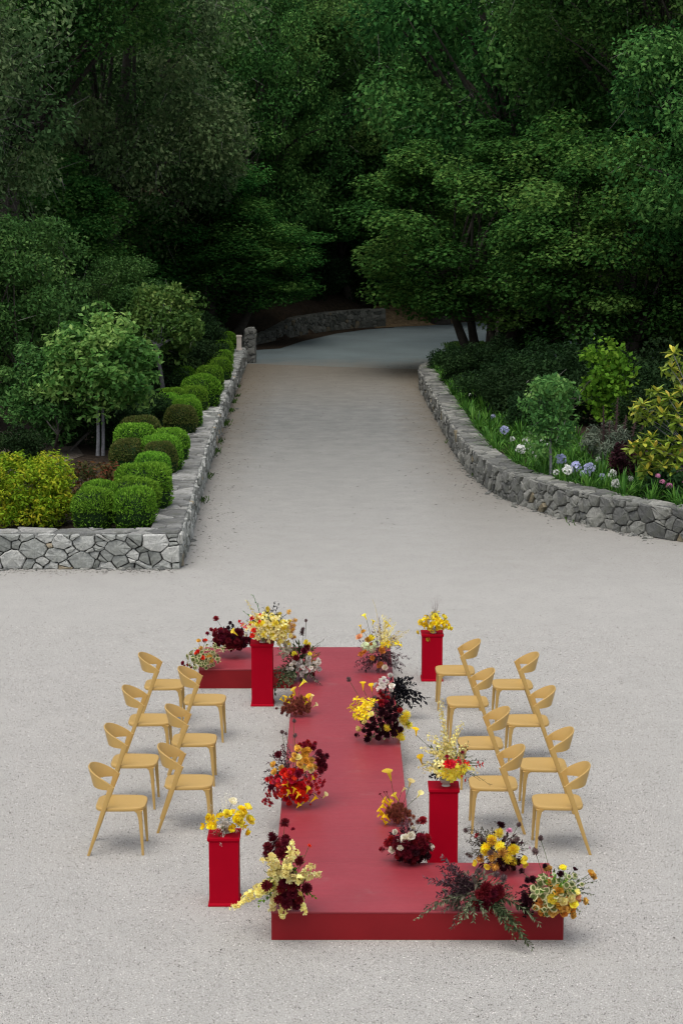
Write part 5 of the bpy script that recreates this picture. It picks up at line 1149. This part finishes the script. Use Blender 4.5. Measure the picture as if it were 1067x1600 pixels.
oak(oakC, -15.0, 86, 1.35, 'tall dark oak behind the greyish drooping oak', rot=3.3)
oak(bigO, -10.8, 66, 1.0, 'huge spreading oak whose high crown overhangs the drive beside the box balls', rot=.9)
oak(bigO, 11.0, 66, 1.0, 'huge spreading oak whose high crown overhangs the maples inside the curved wall', rot=3.9)
oak(bigO, -14.5, 51, .95, 'huge oak behind the tall evergreen shrubs, its high crown overhanging the planter', rot=2.2)
oak(bigO, 15.0, 52, .95, 'huge oak behind the magnolia, its high crown overhanging the flower bed', rot=5.2)
oak(far, -2.5, 128, (1.5, 1.5, 1.55), 'yellow-green tree far up the slope in the canopy gap', rot=.3, name='far_tree')
for i, x in enumerate(np.arange(-24, 27, 6.2)):
    y = 106 + (i % 3) * 4.5
    if abs(x + 2.5) < 3: continue
    oak([oakC, oakA][i % 2], x, y, rnd.uniform(1.15, 1.4), 'dark oak in the deep shade of the wooded slope', GR)
for i, x in enumerate((-20, -12.5, -7.5, 2, 8.5, 15, 21)):
    oak([oakA, oakC][i % 2], x, 97 + (i % 2) * 3, rnd.uniform(.95, 1.15), 'dark oak in the deep shade of the wooded slope', GR)
def maple(kind, x, y, s, label, rot):
    z = max(0, hill(x, y)) if y > 79 else .3
    plant('maple_tree', kind, label, 'tree', (x, y, z - .05), s, rot)
maple(mapA, 4.9, 67.5, (1.15, 1.1, 1.06), 'layered maple with pale-tipped pads overhanging the road edge', .5)
maple(mapB, 8.1, 58.8, (1.05, 1.05, 1.05), 'maple on dark twin trunks behind the lime-green tree', 2.2)
maple(mapB, 9.6, 66, (1.2, 1.2, 1.3), 'layered maple deeper in the wood behind the twin-trunked maple', 4.2)
maple(mapA, -7.6, 81, (1.15, 1.15, 1.15), 'dark layered maple behind the citrus trees', 1.3)
maple(mapB, -4.8, 80.8, (1.1, 1.0, .8), 'low dark maple reaching over the stone pier', 3.4)
maple(mapB, .6, 94.0, (1.15, 1.1, 1.15), 'shaded maple filling the gap above the retaining wall', 5.1)
maple(mapA, -11.5, 70, (1.0, 1.0, 1.0), 'shaded maple beneath the grey lichen-hung oak', 4.4)
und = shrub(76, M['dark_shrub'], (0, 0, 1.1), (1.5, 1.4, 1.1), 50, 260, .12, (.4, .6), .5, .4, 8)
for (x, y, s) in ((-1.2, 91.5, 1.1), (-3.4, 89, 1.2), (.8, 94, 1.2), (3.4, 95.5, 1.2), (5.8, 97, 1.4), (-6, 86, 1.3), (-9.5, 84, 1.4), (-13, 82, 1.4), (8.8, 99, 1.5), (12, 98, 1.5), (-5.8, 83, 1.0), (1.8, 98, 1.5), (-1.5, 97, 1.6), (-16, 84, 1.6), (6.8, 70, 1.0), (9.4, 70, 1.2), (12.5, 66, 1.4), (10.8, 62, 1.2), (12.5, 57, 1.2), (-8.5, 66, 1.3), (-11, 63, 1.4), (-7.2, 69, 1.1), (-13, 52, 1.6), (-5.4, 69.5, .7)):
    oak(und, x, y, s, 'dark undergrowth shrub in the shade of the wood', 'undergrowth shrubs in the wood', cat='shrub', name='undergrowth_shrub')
# conifer trunk pale in the shade
b = MB(); b.tube([(0, 0, -.2), (.02, 0, 4), (.05, 0, 9), (.05, 0, 14)], [.28, .24, .2, .1], 12, .6)
q = AT(266, 400, 84.5); cf = thing('conifer_tree', 'pale bare conifer trunk standing in the dark behind the maple', 'tree', (q.x, 84.5, .4), 0); obj('trunk', b.mesh('trunk', M['pale_bark'], True), cf)
V, F, Aa = leaf_cloud(in_ellipsoid(40, (0, 0, 11), (1.8, 1.8, 4), .3), np.full((40, 3), .6), 200, .16, .3, .4, .5); obj('crown', fastmesh('crown', V, F, M['oak_leaf'], Aa), cf)
# grass strip at the road edge, and crumbs of leaves on the gravel
spots = [(rnd.uniform(4.2, 9), rnd.uniform(77.2, 81), 1) for k in range(500)]
gv = []; ga = []
for x, y, _ in spots:
    for k in range(14):
        a = rnd.random()*6.28; h = rnd.uniform(.06, .16); px_, py_ = x + rnd.gauss(0, .1), y + rnd.gauss(0, .1)
        gv += [(px_-.012, py_, 0), (px_+.012, py_, 0), (px_+.012+math.cos(a)*.05, py_+math.sin(a)*.05, h), (px_-.012+math.cos(a)*.05, py_+math.sin(a)*.05, h)]; ga.append(rnd.random())
o = stuff(obj('verge_grass', fastmesh('verge_grass', gv, np.arange(len(gv)).reshape(-1, 4), M['grass'], ga))); o['label'] = 'green grass verge beside the far asphalt road'; o['category'] = 'grass'
sheet('verge', [(4.0, 77), (9.5, 76.6), (9.5, 81.2), (4.6, 80.8)], 0.012, M['mulch'])
gv = []; ga = []
def crumb(x, y, s):
    a = rnd.random()*6.28; c_, s_ = math.cos(a)*s, math.sin(a)*s
    gv.extend([(x-c_, y-s_, .006), (x+s_*.4, y-c_*.4, .006 + s*.3), (x+c_, y+s_, .008), (x-s_*.4, y+c_*.4, .006 + s*.2)]); ga.append(rnd.random())
for k in range(1500):
    y = rnd.uniform(33, 71); xl = np.interp(y, [32.25, 44.5, 71.5], [-2.66, -3.02, -3.46]); xr = np.interp(y, [q[1] for q in rpts][:60], [q[0] for q in rpts][:60])
    e = abs(rnd.gauss(0, .55)) + .03
    crumb(xl + e if rnd.random() < .5 else xr - e, y, rnd.uniform(.008, .03))
for k in range(420): crumb(rnd.uniform(-6, 6.5), rnd.uniform(13.5, 36), rnd.uniform(.006, .02))
for k in range(500): y = rnd.uniform(36, 71); crumb(rnd.uniform(-3, 2.6), y, rnd.uniform(.01, .03))
for k in range(300): crumb(rnd.uniform(-5.8, -2.7), 32.1 - abs(rnd.gauss(0, .25)), rnd.uniform(.008, .025))
o = stuff(obj('leaf_crumbs', fastmesh('leaf_crumbs', gv, np.arange(len(gv)).reshape(-1, 4), M['litter'], ga))); o['label'] = 'brown leaf crumbs scattered over the pale gravel drive'; o['category'] = 'debris'

rub = MB()
for k in range(260):
    u = rnd.random()
    if u < .6:
        y = 35.2 + 12 * rnd.random() ** 1.6; x = np.interp(y, [q[1] for q in rpts][:60], [q[0] for q in rpts][:60]); pos = (x - abs(rnd.gauss(.08, .08)), y - abs(rnd.gauss(0.05, .08)))
    elif u < .85: y = rnd.uniform(32.3, 60); pos = (np.interp(y, [32.25, 44.5, 71.5], [-2.66, -3.02, -3.46]) + abs(rnd.gauss(.06, .08)), y)
    else: pos = (rnd.uniform(-5.7, -2.7), 32.2 - abs(rnd.gauss(.04, .05)))
    r_ = rnd.uniform(.012, .055) * (.6 if rnd.random() < .6 else 1); V = []; F = []
    for j, (q, z) in enumerate(((1, -.2), (1, .35), (.55, .7))):
        for i in range(6): a = i * math.pi / 3; rr = r_ * q * rnd.uniform(.75, 1.2); V.append((pos[0] + rr * math.cos(a) * 1.2, pos[1] + rr * math.sin(a), r_ * z * rnd.uniform(.85, 1.15)))
    F = [(j*6+i, j*6+(i+1) % 6, (j+1)*6+(i+1) % 6, (j+1)*6+i) for j in range(2) for i in range(6)] + [tuple(12+i for i in range(6))]
    rub.add(V, F, rnd.random() * .9)
o = stuff(obj('rubble', rub.mesh('rubble', M['stone_dark']))); o['label'] = 'small stone rubble lying along the feet of the walls'; o['category'] = 'rubble'
gv = []; ga = []
for (wx, wy, n_) in [(np.interp(y, [32.25, 44.5, 71.5], [-2.66, -3.02, -3.46]) + .08, y, rnd.randrange(14, 50)) for y in (39.5, 43, 46.5, 47.2, 49, 52.5, 53, 56, 58.5, 60, 63)] + [(2.62, 49, 8), (2.9, 43.2, 12), (4.3, 36.9, 10)]:
    for k in range(n_):
        a = rnd.random()*6.28; h = rnd.uniform(.03, .1); x = wx + rnd.gauss(0, .05); y = wy + rnd.gauss(0, .22); dx, dy = math.cos(a)*h*.6, math.sin(a)*h*.6
        gv += [(x-.012, y, 0), (x+.012, y, 0), (x+.006+dx, y+dy, h), (x-.006+dx, y+dy, h)]; ga.append(rnd.random())
o = stuff(obj('weeds', fastmesh('weeds', gv, np.arange(len(gv)).reshape(-1, 4), M['grass'], ga))); o['label'] = 'small green weeds sprouting at the foot of the walls'; o['category'] = 'weeds'

# loose grit on the near gravel: real chips, a few millimetres high
R = np.random.default_rng(500); n_ = 100000
gy_ = 13.4 + 14.5 * R.random(n_) ** 1.15; gx_ = R.uniform(-1, 1, n_) * (gy_ * .178 + .15)
inside = ((gx_ > X0 - .01) & (gx_ < X1 + .01) & (gy_ > Y0 - .01) & (gy_ < Y0 + 9.7)) | ((gx_ > X1) & (gx_ < X2 + .01) & (gy_ > Y0 - .01) & (gy_ < Y0 + 1.23)) | ((gx_ > X0 - 1.21) & (gx_ < X0) & (gy_ > Y0 + 8.46) & (gy_ < Y0 + 9.7))
for px_, py_ in ((-1.02, 16.69), (.935, 17.62), (-.955, 23.5), (1.15, 24.74)): inside |= (np.abs(gx_ - px_) < .145) & (np.abs(gy_ - py_) < .145)
gx_, gy_ = gx_[~inside], gy_[~inside]; n_ = len(gx_)
sz = R.uniform(.0035, .0085, n_); an = R.uniform(0, 6.28, n_); P = np.stack([gx_, gy_, np.full(n_, -.001)], 1)
cor = [P + np.stack([np.cos(an + k * 2.094) * sz * R.uniform(.7, 1.3, n_), np.sin(an + k * 2.094) * sz * R.uniform(.7, 1.3, n_), np.zeros(n_)], 1) for k in range(3)]
top = P + np.stack([R.normal(0, .25, n_) * sz, R.normal(0, .25, n_) * sz, sz * R.uniform(.5, 1.1, n_) + .001], 1)
V = np.stack(cor + [top], 1).reshape(-1, 3); b0 = np.arange(n_)[:, None] * 4
F = np.concatenate([b0 + np.array([[0, 1, 3]]), b0 + np.array([[1, 2, 3]]), b0 + np.array([[2, 0, 3]])], 1).reshape(-1, 3)
m, n, l, p = nodes('grit'); a = n.new('ShaderNodeAttribute'); a.attribute_name = 'r'
rp = ramp(n, [(0.0, lin(62, 60, 57)), (0.3, lin(120, 117, 112)), (0.65, lin(182, 179, 173)), (1.0, lin(226, 224, 219))]); l.new(a.outputs['Fac'], rp.inputs[0]); l.new(rp.outputs[0], p.inputs['Base Color']); p.inputs['Roughness'].default_value = .9
o = stuff(obj('gravel_grit', fastmesh('gravel_grit', V, F, m, np.repeat(R.random(n_), 3)))); o['label'] = 'loose pale and dark grit chips lying on the near gravel'; o['category'] = 'gravel'
